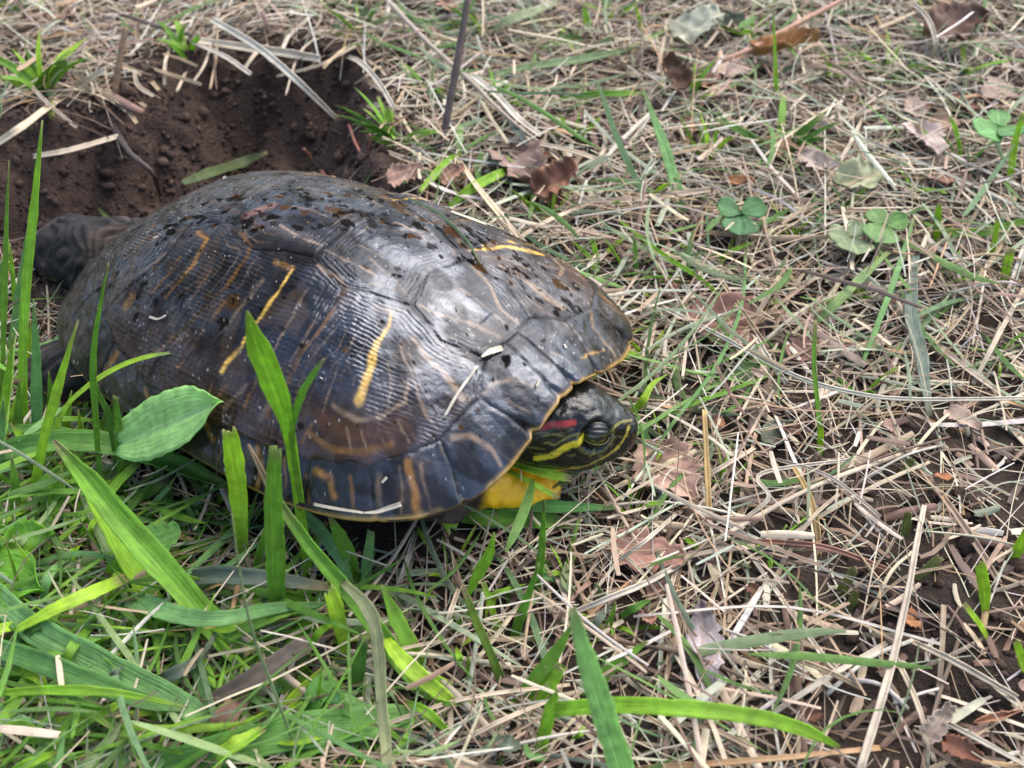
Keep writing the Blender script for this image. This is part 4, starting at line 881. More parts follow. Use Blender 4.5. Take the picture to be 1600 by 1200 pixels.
# --- blades in front of the shell and yellow foot
B('fresh lime blade lying across the yellow foot', [(792, 722), (830, 732), (862, 742), (892, 748)], [10, 20, 18, 12], 'lime', None, dz=[26, 27, 26, 25], tip='cut')
B('narrow lime strip under the blade on the yellow foot', [(795, 736), (826, 752), (872, 778)], [7, 10, 7], 'lime', None, dz=[24, 24, 20], tip='cut')
B('flat green blade pointing out below the yellow foot', [(716, 784), (790, 788), (870, 792), (972, 794)], [18, 24, 24, 5], (.12, .32, .07), None, dz=[8, 12, 12, 8])
B('broad dark green blade pinned under the shell front', [(700, 798), (760, 806), (830, 812), (892, 818)], [26, 34, 30, 18], 'mid', None, dz=[5, 8, 8, 6], tip='cut')
B('torn lime blade end poking from below the shell rim', [(690, 790), (700, 808), (708, 826)], [18, 24, 20], 'lime', None, dz=[12, 14, 12], tip='cut')
B('curling blue green blade drooping under the shell rim', [(468, 800), (500, 828), (535, 880), (556, 936)], [18, 20, 18, 4], 'blue', None, dz=[22, 22, 16, 6])
B('dark pointed blade leaning on the lower shell rim', [(560, 935), (546, 870), (530, 835), (514, 806)], [14, 24, 22, 4], 'mid', 14)
B('blue green strip hanging below the shell rim', [(566, 940), (574, 880), (580, 832)], [14, 17, 12], 'blue', 18, tip='cut')
B('dark thin sprig standing clear in front of the shell', [(836, 945), (843, 890), (848, 840), (850, 780)], [9, 14, 11, 2], 'mid', 14, tipc='brown', tips=.9)
B('bent stem with yellowish joint in open straw', [(792, 1085), (770, 1030), (744, 972), (722, 914)], [15, 13, 14, 8], (.17, .27, .04), 20)
B('bright pointed leaf on the bent jointed stem', [(728, 935), (748, 895), (764, 866), (772, 832)], [6, 18, 15, 2], 'bright', 12, base=(745, 975))
B('pale folded blade opposite the bent jointed stem', [(800, 1010), (812, 970), (826, 930), (842, 880)], [12, 18, 12, 3], 'mid', 14)
B('blurred tall blade reaching up close to the lens', [(1000, 1290), (968, 1190), (942, 1110), (916, 1030), (893, 950)], [34, 40, 38, 32, 14], (.36, .62, .2), 6, roll=.1)
B('long bright blade lying raised over bare soil, tip drooping', [(868, 1110), (950, 1102), (1060, 1106), (1180, 1120), (1260, 1142), (1312, 1168)], [22, 26, 25, 24, 20, 4], 'bright', None, dz=[22, 40, 46, 44, 38, 30])
for i, (pts, w, c) in enumerate([([(795, 1115), (830, 1070), (868, 1020), (895, 975)], [14, 24, 20, 3], 'mid'), ([(812, 1125), (838, 1095), (862, 1065), (876, 1042)], [14, 24, 24, 18], 'bright'), ([(838, 1205), (850, 1150), (862, 1105), (870, 1080)], [14, 22, 20, 4], 'bright'), ([(905, 1085), (940, 1058), (975, 1030), (1012, 1002)], [12, 22, 18, 4], 'mid'), ([(880, 1120), (920, 1112), (970, 1120)], [12, 18, 4], 'mid'), ([(930, 1010), (950, 980), (962, 940)], [8, 12, 2], 'mid'), ([(700, 1010), (716, 980), (745, 950)], [8, 16, 3], 'mid')]):
    B('' + ['slim pointed', 'blunt bright', 'low bright', 'broad pale', 'flat', 'tiny', 'bent'][i] + ' green blade of the tuft in straw below the head', pts, w, c, 28, group='tuft blades below the head')
# --- right side blades
B('blue green blade leaning over the straw behind the head', [(1068, 345), (1056, 290), (1035, 222), (1002, 132)], [12, 18, 17, 3], 'blue', 55)
B('grey green strap blade lying withered across the open straw', [(1432, 385), (1424, 480), (1440, 560), (1452, 650)], [12, 20, 20, 8], (.20, .25, .18), None, dz=[6, 14, 14, 8])
B('pale lime blade end pointing up from a bent stem', [(1275, 505), (1310, 470), (1345, 435), (1388, 394)], [8, 15, 14, 8], (.26, .38, .12), None, dz=[8, 16, 18, 14], tip='cut')
B('thin dark jointed stem standing below the pale lime blade', [(1284, 712), (1278, 640), (1272, 570), (1274, 500)], [7, 8, 7, 6], 'mid', 40)
B('long thin blue green blade slanting over leaf litter', [(1345, 575), (1370, 510), (1400, 430), (1428, 340)], [4, 9, 9, 4], 'blue', None, dz=[4, 14, 16, 10])
B('slender green blade curving from the snout into straw', [(960, 690), (1060, 640), (1140, 610), (1220, 580)], [6, 9, 8, 2], 'mid', None, dz=[6, 12, 12, 4])
B('lime tuft tip in front of the snout', [(985, 650), (1005, 625), (1020, 600), (1042, 585)], [10, 12, 8, 2], 'lime', None, dz=[4, 14, 16, 16])
B('blue green blade under the snout tip', [(985, 640), (1000, 665), (1014, 690)], [12, 15, 8], 'blue', None, dz=[6, 8, 4])
B('long fine blue green blade sweeping beside the head', [(1010, 720), (1060, 650), (1120, 570), (1160, 470), (1164, 360)], [3, 6, 6, 5, 2], 'blue', None, dz=[4, 12, 16, 14, 6])
B('fine green blade from shell front towards the clover', [(968, 345), (1040, 400), (1100, 440), (1150, 490)], [3, 7, 6, 2], 'bright', None, dz=[6, 14, 14, 6])
B('curved green blade lying behind the clover sprouts', [(1600, 345), (1540, 362), (1480, 362), (1440, 346)], [10, 14, 12, 4], 'mid', None, dz=[6, 10, 10, 5])
SP = 'cut sprouts standing on the bare soil'
for pts, w in [([(1462, 378), (1465, 350), (1467, 320)], 10), ([(1566, 448), (1572, 420), (1578, 392)], [8, 15, 15]), ([(1546, 420), (1553, 380), (1558, 346)], 9), ([(1540, 968), (1538, 925), (1532, 882)], [9, 18, 16]), ([(1548, 1008), (1530, 975), (1506, 944)], [8, 12, 9]), ([(1582, 884), (1592, 856), (1606, 828)], [6, 20, 14]), ([(1604, 1056), (1596, 1030), (1588, 1002)], [12, 14, 10]), ([(1280, 712), (1282, 690), (1284, 664)], [6, 10, 5])]:
    B('lime green cut sprout standing alone in straw or soil', pts, w, 'lime', 10, tip='cut', group=SP)
for pts, w in [([(1305, 935), (1320, 915), (1336, 888)], [8, 16, 14]), ([(1290, 970), (1300, 955), (1310, 945)], [6, 12, 8]), ([(1322, 958), (1332, 940), (1338, 922)], [8, 14, 10]), ([(1430, 905), (1448, 890), (1468, 872)], [8, 14, 12]), ([(1400, 745), (1412, 735), (1426, 718)], [6, 12, 10]), ([(1412, 838), (1416, 822), (1420, 800)], [10, 14, 10]), ([(1305, 770), (1308, 750), (1310, 735)], [6, 9, 5])]:
    B('frayed yellowish grass stump cut low in the straw', pts, w, (.24, .27, .08), 12, tip='cut', group='cut grass stumps')
B('tall lime blade standing near the clover at the straw edge', [(1574, 300), (1580, 262), (1586, 222), (1598, 176)], [8, 11, 10, 5], 'lime', 18)
B('upright thin green shoot beyond the orange leaf', [(1213, 160), (1212, 120), (1210, 60), (1208, 10)], [8, 7, 4, 2], 'bright', 30)
# --- far side
B('dull green torn blade lying on the soil wall of the hole', [(285, 286), (330, 270), (375, 256), (418, 238)], [8, 18, 20, 6], (.12, .16, .06), None, dz=[6, 8, 8, 5])
B('small green blade stuck in the hole by the hind leg', [(186, 362), (168, 342), (154, 326)], [6, 8, 3], (.15, .22, .06), None, dz=[4, 6, 5])
B('curved pale green blade arching in the far straw', [(838, 96), (862, 70), (890, 56), (920, 68)], [8, 16, 12, 3], (.22, .36, .08), 50)
B('flat pale green blade in the far straw by the dark stem', [(770, 48), (800, 30), (850, 12), (872, 0)], [10, 16, 14, 8], (.33, .38, .2), None, dz=[10, 16, 16, 12])
B('long flat green blade lying behind the shell crest', [(760, 118), (830, 104), (910, 92), (1000, 74)], [6, 14, 13, 4], (.24, .33, .14), None, dz=[8, 14, 14, 8])
B('fresh green blade rising over straw behind the shell', [(860, 158), (920, 148), (970, 146), (1010, 146)], [4, 10, 10, 4], 'mid', None, dz=[6, 14, 14, 8])
B('green blade lying on the far slope near the shell crest', [(700, 325), (735, 296), (775, 274), (812, 256)], [8, 16, 14, 4], 'bright', None, dz=[6, 14, 14, 8])
B('second green blade beside the far shell crest', [(655, 300), (680, 272), (702, 250), (720, 240)], [6, 12, 10, 3], 'bright', None, dz=[6, 12, 12, 8])
B('pointed sprout among the far brown leaves', [(922, 60), (918, 36), (910, 4)], [8, 14, 3], 'bright', 28)
B('yellow green upright blade in the far straw', [(1008, 72), (1002, 40), (992, 8)], [8, 9, 3], 'lime', 30)
B('withered grey green blade tip near the shell crest', [(790, 170), (808, 205), (838, 240)], [6, 13, 8], (.12, .15, .11), None, dz=[14, 18, 10])
B('hair fine green blade draped over the shell crest', [(622, 300), (660, 312), (700, 336), (735, 382), (752, 415)], 4, (.15, .24, .11), None, dz=[10, 10, 10, 10, 10]) if False else None

def where(x, y):
    if bare_soil(np.array([[x, y]]))[0] > .4: return 'on the bare crumbly soil'
    if y < 130: return 'in the far litter beyond the clovers' if x > 900 else 'in the litter beyond the hole'
    if y < 420: return 'in the litter around the clovers' if x > 1080 else 'in the litter behind the shell'
    if y < 720: return 'in the open litter beyond the snout'
    return 'in the litter below the shell front'
rg = np.random.default_rng(404)
for i in range(176):
    if i < 112: x, y = rg.uniform(-40, 560), rg.uniform(800, 1200)
    elif i < 146: x, y = rg.uniform(-40, 250), rg.uniform(640, 860)
    else: x, y = rg.uniform(560, 1000), rg.uniform(860, 1180)
    if 330 < x < 560 and y < 880: y += 90
    L = rg.uniform(70, 190) * (.65 if i >= 146 else 1); a = rg.uniform(-.35, .75) * math.pi + (math.pi if rg.random() < .3 else 0); up_b = rg.random() < .3
    c = ['mid', 'bright', 'deep', 'blue', 'lime', 'pale', 'grey'][rg.choice(7, p=[.24, .27, .08, .15, .16, .06, .04])]; w = float(np.clip(rg.gamma(4.5, 3.0), 5, 32))
    cname = {'mid': 'plain green', 'bright': 'bright green', 'deep': 'dark green', 'blue': 'blue green', 'lime': 'lime', 'pale': 'pale green', 'grey': 'grey green'}[c]
    zone = 'in the clump under the hind leg' if 112 <= i < 146 else 'in the straw below the shell front' if i >= 146 else 'in the tangle below the shell flank'
    if up_b:
        a2 = rg.normal(0, .5); pts = [(x, y), (x + math.sin(a2) * L * .3, y - L * .35), (x + math.sin(a2) * L * .75, y - L * .7)]
        g = W(x, y)
        if turtle_d(g[0], g[1]) > -.1: continue
        B(f'{"wide" if w > 17 else "narrow"} {cname} blade standing {zone}', pts, w * .8, c, rg.uniform(20, 50), tip='cut' if rg.random() < .4 else 'taper', group='grass blades ' + zone, tipc='tan' if rg.random() < .3 else None, tips=.9)
    else:
        dx, dy = math.cos(a) * L, math.sin(a) * L * .6; k = rg.normal(0, .16)
        pts = [(x - dx / 2, y - dy / 2), (x - dy * k, y + dx * k), (x + dx / 2, y + dy / 2)]
        if any(turtle_d(*W(*q)[:2]) > -.06 for q in pts): continue
        B(f'{"wide" if w > 17 else "narrow"} {cname} blade lying {zone}', pts, w, c, None, dz=list(np.array([.5, 1, .5]) * rg.uniform(8, 22)), tip='taper', group='grass blades ' + zone, tipc=['tan', 'dead'][rg.integers(2)] if rg.random() < .4 else None, tips=rg.uniform(.75, .95), fold=rg.uniform(.05, .3))
def tuft(label, cx, cy, n, hpx, spread, cols, wpx=9, lean=(5, 45), group=None, seed=0):
    r = np.random.default_rng(seed); b0 = G1(cx, cy); root = empty('grass_tuft', b0, label, 'grass tuft', group)
    _, zc = proj(b0[None]); s = float(zc[0]) / F_PX
    for i in range(n):
        a = r.uniform(0, 2 * math.pi); bp = b0 + np.array([r.normal(0, 5), r.normal(0, 5), 0]) * s; bp[2] = ground_z(bp[0], bp[1]) - .002
        h = hpx * s * r.uniform(.55, 1.15) * 1.25; ln = math.radians(r.uniform(*lean)); dirv = np.array([math.cos(a), math.sin(a), 0])
        t = np.linspace(0, 1, 10)[:, None]; sp = spread * (t ** 1.7)
        P = bp + np.array([0, 0, 1.0]) * h * (t * math.cos(ln) - .25 * sp * t) + dirv * h * (math.sin(ln) * t + .35 * sp)
        P[:, 2] = np.maximum(P[:, 2], ground_z(P[:, 0], P[:, 1]) + np.linspace(-.002, .004, 10))
        cut = r.random() < .3
        blade_obj('blade', P, width_prof(wpx * r.uniform(.6, 1.3), 10, 'cut' if cut else 'taper') * s, np.array(GRN[cols[r.integers(len(cols))]]) * r.uniform(.8, 1.2), None, None, parent=root, cut=cut, roll=r.normal(0, .6), seed=seed * 50 + i, tipc=GRN['tan'] if r.random() < .35 else None, tips=r.uniform(.8, .95))
    return root
tuft('leafy grass tuft on the brink of the hole below the thick beige straw', 70, 150, 16, 95, 1.0, ['bright', 'mid', 'lime', 'pale'], 12, (5, 60), seed=1)
tuft('grass clump rooted at the hole rim beside the dark standing stem', 618, 225, 14, 80, .8, ['mid', 'deep', 'bright'], 9, (5, 50), seed=2)
tuft('small tuft growing out of straw over the hole', 290, 78, 6, 50, .8, ['mid', 'bright'], 9, seed=3)
tuft('green tuft with wide stiff blades beyond the head', 1218, 240, 9, 105, .5, ['mid', 'deep', 'bright'], 11, (20, 62), seed=4)
tuft('grass clump near the tall dark stem in far straw', 665, 150, 9, 60, .9, ['mid', 'bright', 'pale'], 10, seed=5)
tuft('thin grass tuft beyond the hole and right of the dark stem', 560, 60, 10, 60, .8, ['pale', 'bright', 'mid'], 8, seed=6)
tuft('sparse tuft by the bleached leaf in far straw', 1100, 250, 7, 70, .6, ['bright', 'lime'], 8, seed=8)
tuft('dense tuft at the foot of the withered grey brown blade', 430, 1000, 12, 100, .9, ['mid', 'deep', 'bright'], 16, (20, 65), seed=9)
tuft('tuft sprouting beneath the shell flank', 330, 800, 9, 90, .9, ['mid', 'bright', 'deep'], 14, (25, 70), seed=10)
tuft('low tuft of broad blades under the arching dry edged blade', 120, 850, 14, 110, 1.0, ['mid', 'bright', 'deep'], 17, (25, 75), seed=11)
tuft('low tuft of bluish blades beside the diagonal strap', 60, 1130, 12, 110, 1.0, ['blue', 'mid', 'deep'], 17, (25, 75), seed=12)
tuft('tuft fringing the broad flat blade', 560, 1180, 9, 90, .9, ['mid', 'blue', 'bright'], 15, (25, 70), seed=13)
for i, (x, y) in enumerate([(985, 440), (1040, 500), (1010, 560), (930, 420), (1120, 420), (1500, 260), (1390, 120), (780, 160), (900, 220), (860, 350), (980, 800), (700, 900), (640, 960), (1180, 60), (1450, 20), (1320, 330), (1090, 860), (1590, 230), (960, 30), (40, 20), (1240, 380), (1330, 470), (1480, 440), (1560, 560), (1080, 160), (1300, 120), (1500, 120), (1000, 320), (1430, 300), (1200, 460), (760, 60), (830, 300), (900, 100), (1130, 760), (1040, 700), (1350, 620), (1200, 860), (880, 900), (760, 980), (960, 980)]):
    tuft('small thin grass tuft ' + where(x, y), x, y, 7, 62, .8, ['mid', 'bright', 'lime', 'pale'], 7, (10, 60), 'small tufts in the straw', 30 + i)

# --- single stalks and straws
STK('thick beige spotted straw leaning over the hole rim by the leafy tuft', [(-20, 236), (45, 192), (105, 148), (164, 110)], 15, (.52, .42, .28), [10, 18, 22, 24])
STK('short pale straw lying on the soil ledge of the hole', [(52, 245), (110, 235), (186, 213)], 10, 'straw', 6)
STK('dark root strand running down the hole wall to the shell', [(150, 120), (168, 180), (200, 235), (238, 270), (250, 305)], [12, 14, 10, 8, 6], 'dark', 5, name='root', cat='root')
STK('brown upright stalk stub on the hole rim', [(178, 150), (186, 100), (196, 42)], [12, 11, 8], (.22, .14, .08), name='stalk', cat='stalk', lean=30)
STK('broken pinkish brown twig stub at the hole rim', [(180, 152), (205, 168), (224, 176)], 15, (.2, .11, .08), [8, 10, 8], name='twig', cat='twig')
STK('long pale straw hanging over the hole wall', [(330, 30), (400, 72), (460, 122), (528, 188)], [9, 11, 10, 6], (.58, .50, .38), [16, 20, 20, 22])
STK('second pale straw beside the one hanging over the hole wall', [(300, 66), (350, 88), (392, 116)], 8, 'white', [14, 16, 18])
STK('bundled flat straw lying along the hole lip', [(300, 62), (380, 74), (440, 82), (500, 92)], 13, (.58, .48, .34), [10, 12, 12, 10])
STK('thin straw sticking into the hole from its lip', [(232, 105), (270, 118), (314, 132)], 5, 'tan', [10, 12, 12])
STK('pale arched straw framing the hole beside the rim clump', [(520, 84), (560, 96), (592, 130), (616, 170)], 8, 'white', [8, 14, 16, 10])
STK('thin reddish root curling at the hole edge', [(545, 195), (556, 225), (572, 248), (578, 210)], 5, 'red', [6, 8, 10, 16], name='root', cat='root')
STK('short twig poking from the soil above the shell crest', [(474, 232), (492, 254), (512, 280)], 6, 'red', [6, 8, 5], name='twig', cat='twig')
STK('tall dark weathered stem standing in far straw', [(688, 248), (700, 175), (716, 90), (732, -10)], [11, 12, 12, 10], (.12, .085, .07), name='stem', cat='stem', lean=28)
STK('long grey tan stem slanting across the far straw', [(596, -10), (660, 58), (730, 122), (800, 190), (875, 246)], [8, 8, 7, 6, 4], (.36, .28, .21), [20, 24, 24, 20, 10], name='stem', cat='stem')
STK('pale split straw on the slanting grey tan stem', [(738, 118), (775, 148), (810, 186), (845, 212)], 11, (.58, .5, .4), [16, 20, 18, 12])
STK('tan straw leaning down to the far shell edge', [(712, 244), (745, 292), (780, 336), (820, 380)], 9, (.55, .43, .28), [8, 16, 16, 12])
STK('thick tan straw lying flat beyond the shell', [(895, 314), (960, 314), (1030, 308), (1110, 296)], 11, (.45, .35, .25), [6, 10, 10, 8])
STK('tan straw with a darker end beyond the curled leaves', [(740, 216), (820, 222), (900, 238), (978, 268)], 8, (.5, .4, .28), [8, 14, 14, 8])
STK('orange brown twig slanting past the orange leaf', [(1088, 108), (1160, 82), (1240, 40), (1330, -8)], 9, (.42, .23, .15), [10, 16, 18, 20], name='twig', cat='twig')
STK('pale curved straw standing near the dark brown leaf', [(1450, 95), (1462, 70), (1450, 30), (1425, 4)], 7, 'straw', [6, 20, 30, 30])
STK('long pale thread of straw arching over open litter', [(1012, 470), (1120, 522), (1230, 582), (1330, 613), (1430, 624), (1610, 622)], 6, (.5, .44, .33), [10, 16, 18, 18, 16, 12])
STK('long bent pale straw crossing the bare soil', [(1444, 790), (1432, 850), (1418, 930), (1390, 1050), (1340, 1215)], [6, 8, 9, 11, 12], (.46, .38, .28), [14, 18, 18, 14, 10])
STK('stiff brown straw lying on bare soil by the pebbly patch', [(1438, 732), (1480, 786), (1525, 850), (1562, 912)], 10, (.36, .25, .16), 5)
STK('pale straw lying aslant below the pink leaf', [(885, 962), (950, 935), (1010, 910), (1080, 872)], 9, 'white', 14)
STK('reddish bent stalk lying across the straw', [(1166, 846), (1230, 848), (1300, 858), (1392, 892)], 8, (.30, .14, .09), 10)
STK('golden upright straw beside the serrated pink leaf', [(1110, 862), (1108, 800), (1104, 720), (1100, 640)], 8, 'gold', name='straw', lean=55)
STK('golden straw bundle bending by the reddish stalk', [(1280, 870), (1276, 820), (1262, 770), (1240, 730)], 9, 'gold', lean=55)
STK('pale straw bent at the reddish stalk', [(1140, 826), (1200, 780), (1190, 740), (1330, 718)], 6, 'white', [6, 12, 14, 10])
STK('thick pale straw lying beside the tall blurred blade', [(1345, 1070), (1300, 1040), (1260, 990), (1160, 850)], 8, (.5, .42, .32), 6)
ro = np.random.default_rng(61)
for i in range(34):
    k = ro.uniform(1.5, 12.6); a_, b_ = np.array(PIT_PX[int(k)], float), np.array(PIT_PX[int(k) + 1], float); q = a_ + (b_ - a_) * (k % 1)
    inw = np.array([330., 260.]) - q; inw /= np.linalg.norm(inw); inw = inw + ro.normal(0, .45, 2); side = np.array([-inw[1], inw[0]]); l0, l1 = ro.uniform(20, 50), ro.uniform(14, 52)
    pts = [tuple(q - inw * l0), tuple(q + side * ro.normal(0, 5)), tuple(q + inw * l1)]; thin = i % 3 == 2
    STK(('thin dark rootlet' if thin else 'dry grass wisp') + (' dangling over the hole rim by the leafy tuft' if q[0] < 230 else ' dangling over the far hole rim' if q[0] < 500 else ' dangling over the hole rim by the dark stem'), pts, ro.uniform(2, 3.5) if thin else ro.uniform(3, 7), ['tan', 'straw', 'gold'][i % 3] if not thin else 'brown', [6, 9, 7], name='rootlet' if thin else 'straw', cat='root' if thin else 'straw', group='wisps over the hole rim')
for i, (pts, w) in enumerate([([(1040, 1000), (1030, 940), (1065, 860)], 8), ([(1200, 1120), (1250, 1080), (1385, 1005)], 10), ([(1180, 1010), (1300, 1040), (1345, 1075)], 8), ([(1390, 1010), (1440, 1080), (1460, 1190)], 10), ([(1420, 1000), (1480, 1020), (1590, 1090)], 11), ([(1480, 1130), (1540, 1160), (1600, 1195)], 10), ([(1010, 1120), (1090, 1170), (1150, 1200)], 9), ([(660, 1040), (690, 1090), (760, 1130)], 9), ([(690, 1000), (705, 950), (722, 905)], 9), ([(620, 920), (640, 870), (650, 830)], 9), ([(1500, 480), (1540, 420), (1580, 360)], 8), ([(1520, 600), (1550, 540), (1600, 450)], 8), ([(1290, 560), (1340, 540), (1400, 530)], 12), ([(1160, 490), (1200, 570), (1230, 600)], 9), ([(1120, 430), (1150, 470), (1200, 545)], 8), ([(1420, 500), (1500, 580), (1600, 640)], 11), ([(1080, 760), (1140, 720), (1180, 700)], 8), ([(960, 880), (1010, 850), (1060, 800)], 7), ([(930, 330), (1020, 350), (1090, 340)], 8), ([(1240, 200), (1320, 190), (1400, 160)], 7), ([(1280, 300), (1340, 220), (1350, 180)], 7), ([(1180, 20), (1280, 45), (1345, 48)], 8), ([(1000, 250), (1080, 240), (1150, 215)], 6), ([(700, 1170), (780, 1120), (870, 1090)], 8), ([(120, 200), (60, 160), (20, 100)], 6)]):
    a_, b_, c_ = [np.array(q, float) for q in pts]; b_ = .35 * b_ + .65 * (a_ + c_) / 2; pts = [tuple(a_), tuple(b_), tuple(c_)]; w = w * .85
    STK(['beige', 'pale', 'tan', 'thick beige'][i % 4] + ' flattened dry stalk ' + where(*pts[1]), pts, w, ['straw', 'white', 'tan', 'straw'][i % 4], 8 + (i % 3) * 3, name='loose_stalk', cat='straw', group='loose stalks on the litter')
# random top straws, each its own object
r = np.random.default_rng(77); cnt = 0
while cnt < 150:
    x, y = r.uniform(560, 1640), r.uniform(-20, 1230)
    g0 = W(x, y)
    if turtle_d(g0[0], g0[1]) > -.12 or pit_sd(g0[0], g0[1]) < .02: continue
    if bare_soil(np.array([[x, y]]))[0] > .5 and r.random() < .6: continue
    a = r.uniform(0, math.pi); L = r.gamma(4, .0115); pm = np.array([math.cos(a), math.sin(a)]) * L / 2; bend = np.array([-pm[1], pm[0]]) * r.normal(0, .07)
    q = [g0[:2] - pm, g0[:2] + bend, g0[:2] + pm]
    if any(turtle_d(*k) > -.06 or pit_sd(*k) < .008 for k in q): continue
    zz = r.uniform(5, 15) * MM; P = catmull([np.array([k[0], k[1], ground_z(k[0], k[1]) + zz * f]) for k, f in zip(q, (.5, 1, .6))], 9)
    cc = straw_col(1, np.array([.25, .25, .15, .2, .08, .05, 0, .02, .05, 0]))[0]; fl = r.random() < .3; wd = r.gamma(4, .00022) + .0004
    lum = cc.mean(); cn = 'bleached' if lum > .5 else 'beige' if lum > .37 else 'tan' if lum > .22 else 'brown'
    blade_obj('straw', P, np.full(9, wd), cc, f"{'long' if L > .065 else 'short' if L < .035 else 'mid length'} {cn} {'stem' if fl else 'flat straw'} {where(x, y)}", 'straw', 'single straws on the litter', None, M_STRAW, tube=fl, **({} if fl else {'fold': r.uniform(.05, .3)}))
    cnt += 1

# --- bits lying on the shell
def SHB(label, pts, w, c, mat=M_STRAW, tube=False, name='straw', cat='straw', lift=.0014, group=None, **kw):
    P = catmull([shell_world(x, y, lift) for x, y in pts], 12); _, zc = proj(P)
    blade_obj(name, P, width_prof(w, 12, 'flat') * zc / F_PX, GRN[c] if isinstance(c, str) else c, label, cat, group, None, mat, tube=tube, **kw)
SHB('white straw sliver lying on the shell front costal scute', [(694, 655), (720, 615), (748, 574)], 5, (.5, .44, .35))
SHB('cream husk flake resting at a shell seam', [(752, 560), (768, 552), (786, 546)], [3, 11, 8], (.62, .52, .38), name='husk_flake', cat='husk')
SHB('folded pale straw clinging to the lower shell rim', [(566, 818), (590, 812), (610, 804), (628, 800)], [3, 6, 8, 7], (.45, .4, .31), lift=.003)
SHB('thin pale straw running along the lower shell rim', [(488, 808), (520, 812), (562, 822)], 4.5, (.42, .37, .28), lift=.003)
SHB('hair fine green blade draped over the shell crest', [(640, 312), (680, 330), (712, 358), (735, 384), (751, 416)], 3.5, (.16, .26, .12), M_BLADE, name='grass_strand', cat='grass blade')
SHB('thin cream straw lying along the far shell slope', [(706, 332), (745, 346), (778, 358)], 4, (.62, .58, .42))
SHB('crooked rootlet lying on the front shell edge scutes', [(870, 480), (884, 492), (900, 503), (888, 514)], 2.5, (.6, .55, .42))
for pts in ([(232, 499), (246, 501), (258, 497)], [(714, 478), (718, 484)], [(882, 540), (886, 546)], [(838, 606), (846, 596)], [(348, 280), (354, 278)], [(238, 375), (246, 372)], [(733, 516), (735, 522)], [(596, 758), (606, 748)]):
    SHB('tiny pale plant crumb stuck to the wet shell', pts, 4, (.42, .37, .3), name='plant_crumb', cat='crumb', group='crumbs on the shell')

# --- leaves
def leaf_grid(prof, ns=26, nk=11, ser=0.0, nser=9, lob=0.0, seed=0, rag=.12):
    r = np.random.default_rng(seed); s = np.linspace(0, 1, ns); x = np.linspace(-1, 1, nk)
    w = np.interp(s, np.linspace(0, 1, len(prof)), prof)
    w = .6 * w + .4 * np.convolve(np.pad(w, 1, mode='edge'), [.25, .5, .25], 'valid')
    out = []
    for sgn in (-1, 1):
        ww = w * (1 + ser * (((s * nser + r.random()) % 1) - .5) * 2 + lob * np.sin(s * 16 + r.uniform(0, 6)) + rag * r.normal(size=ns)); out.append(np.maximum(ww, .01))
    S, X = np.meshgrid(s, x, indexing='ij')
    Wd = np.where(X < 0, out[0][:, None], out[1][:, None])
    return S, X, X * Wd
OVAL = [.04, .5, .82, .98, 1, .95, .8, .55, .25, .02]; BROKEN = [.3, .8, 1, .85, 1, .7, .85, .5, .6, .3]; LANCE = [.05, .4, .7, .9, 1, .9, .65, .42, .2, .02]; HEART = [.04, .35, .62, .85, 1, 1.05, 1, .8, .45]
def LEAF(label, base, tip, wr, c, prof=OVAL, dz=(6, 10), curl=.25, ser=0.0, lob=0.0, crump=.06, name='dry_leaf', cat='leaf', group=None, parent=None, mat=None, vein=None, lean=None, blot=.35, seedx=None, partname=None, face=0.0):
    _seed[0] += 1; sd_ = seedx or _seed[0]
    if parent is None and name == 'dry_leaf': dz = (dz[0] + 2, dz[1] + 3); crump *= 1.7; blot = .5
    if lean is None: b, t = G1(*base, dz[0] * MM), G1(*tip, dz[1] * MM)
    else:
        b = G1(*base, dz[0] * MM); a = math.radians(lean); nv = np.array([0, math.cos(a), -math.sin(a)]); d = ray(*tip); t = CP + d * (((b - CP) @ nv) / (d @ nv))
    ax = t - b; L = np.linalg.norm(ax); ax /= L
    up = np.array([0, -.25, 1.0]) * (1 - face) + face * nrm(CP - b); sv = nrm(np.cross(ax, up)); nv = np.cross(sv, ax)
    S, X, Y = leaf_grid(prof, ser=ser, lob=lob, seed=sd_, rag=.02 if mat is M_BLADE else .13)
    hw = wr * L / 2
    Z = curl * L * ((X * .9) ** 2 * .5 + .35 * (S - .45) ** 2) - .02 * L * np.exp(-(X / .14) ** 2) + .012 * L * np.abs(np.sin(S * 22 + np.abs(X) * 3)) * np.abs(X)
    base_p = b + ax * (S * L)[..., None] + sv * (Y * hw)[..., None]
    Z = Z + crump * L * fbm(base_p * 55 + sd_, 3)
    G = base_p + nv * Z[..., None]
    gz = ground_z(G[..., 0], G[..., 1]); G[..., 2] = np.maximum(G[..., 2], gz + .001)
    V, F = grid_solid(G, .00035)
    c = np.array(c, float) * (np.array([1.0, .9, .74]) if mat is None else 1.0)
    C = np.tile(c, (len(V), 1)); nz = fbm(V * 120 + sd_, 4)[:, None]; C = C * (1 + blot * nz)
    Xf, Sf = np.tile(X.ravel(), 2), np.tile(S.ravel(), 2)
    vc = np.array(vein) if vein is not None else np.array(c) * .6
    al = np.maximum(np.exp(-(Xf / .05) ** 2), .5 * (np.abs(np.sin((Sf * 1.0 - np.abs(Xf) * .22) * 22)) < .14))[:, None] * .6; C = C * (1 - al) + vc * al
    o0 = b if parent is None else np.array(parent.location)
    o = ob(partname or name, mesh_np(name, V - o0, F, np.clip(C, .005, .8), np.stack([Xf * .5 + sd_ % 7, Sf * L], -1)), mat or M_LEAF, parent)
    if parent is None: o.location = o0; tag(o, label, cat, group)
    return o
PINK, ROSE, BRWN, LAV = (.36, .25, .22), (.27, .15, .125), (.17, .085, .055), (.36, .28, .28)
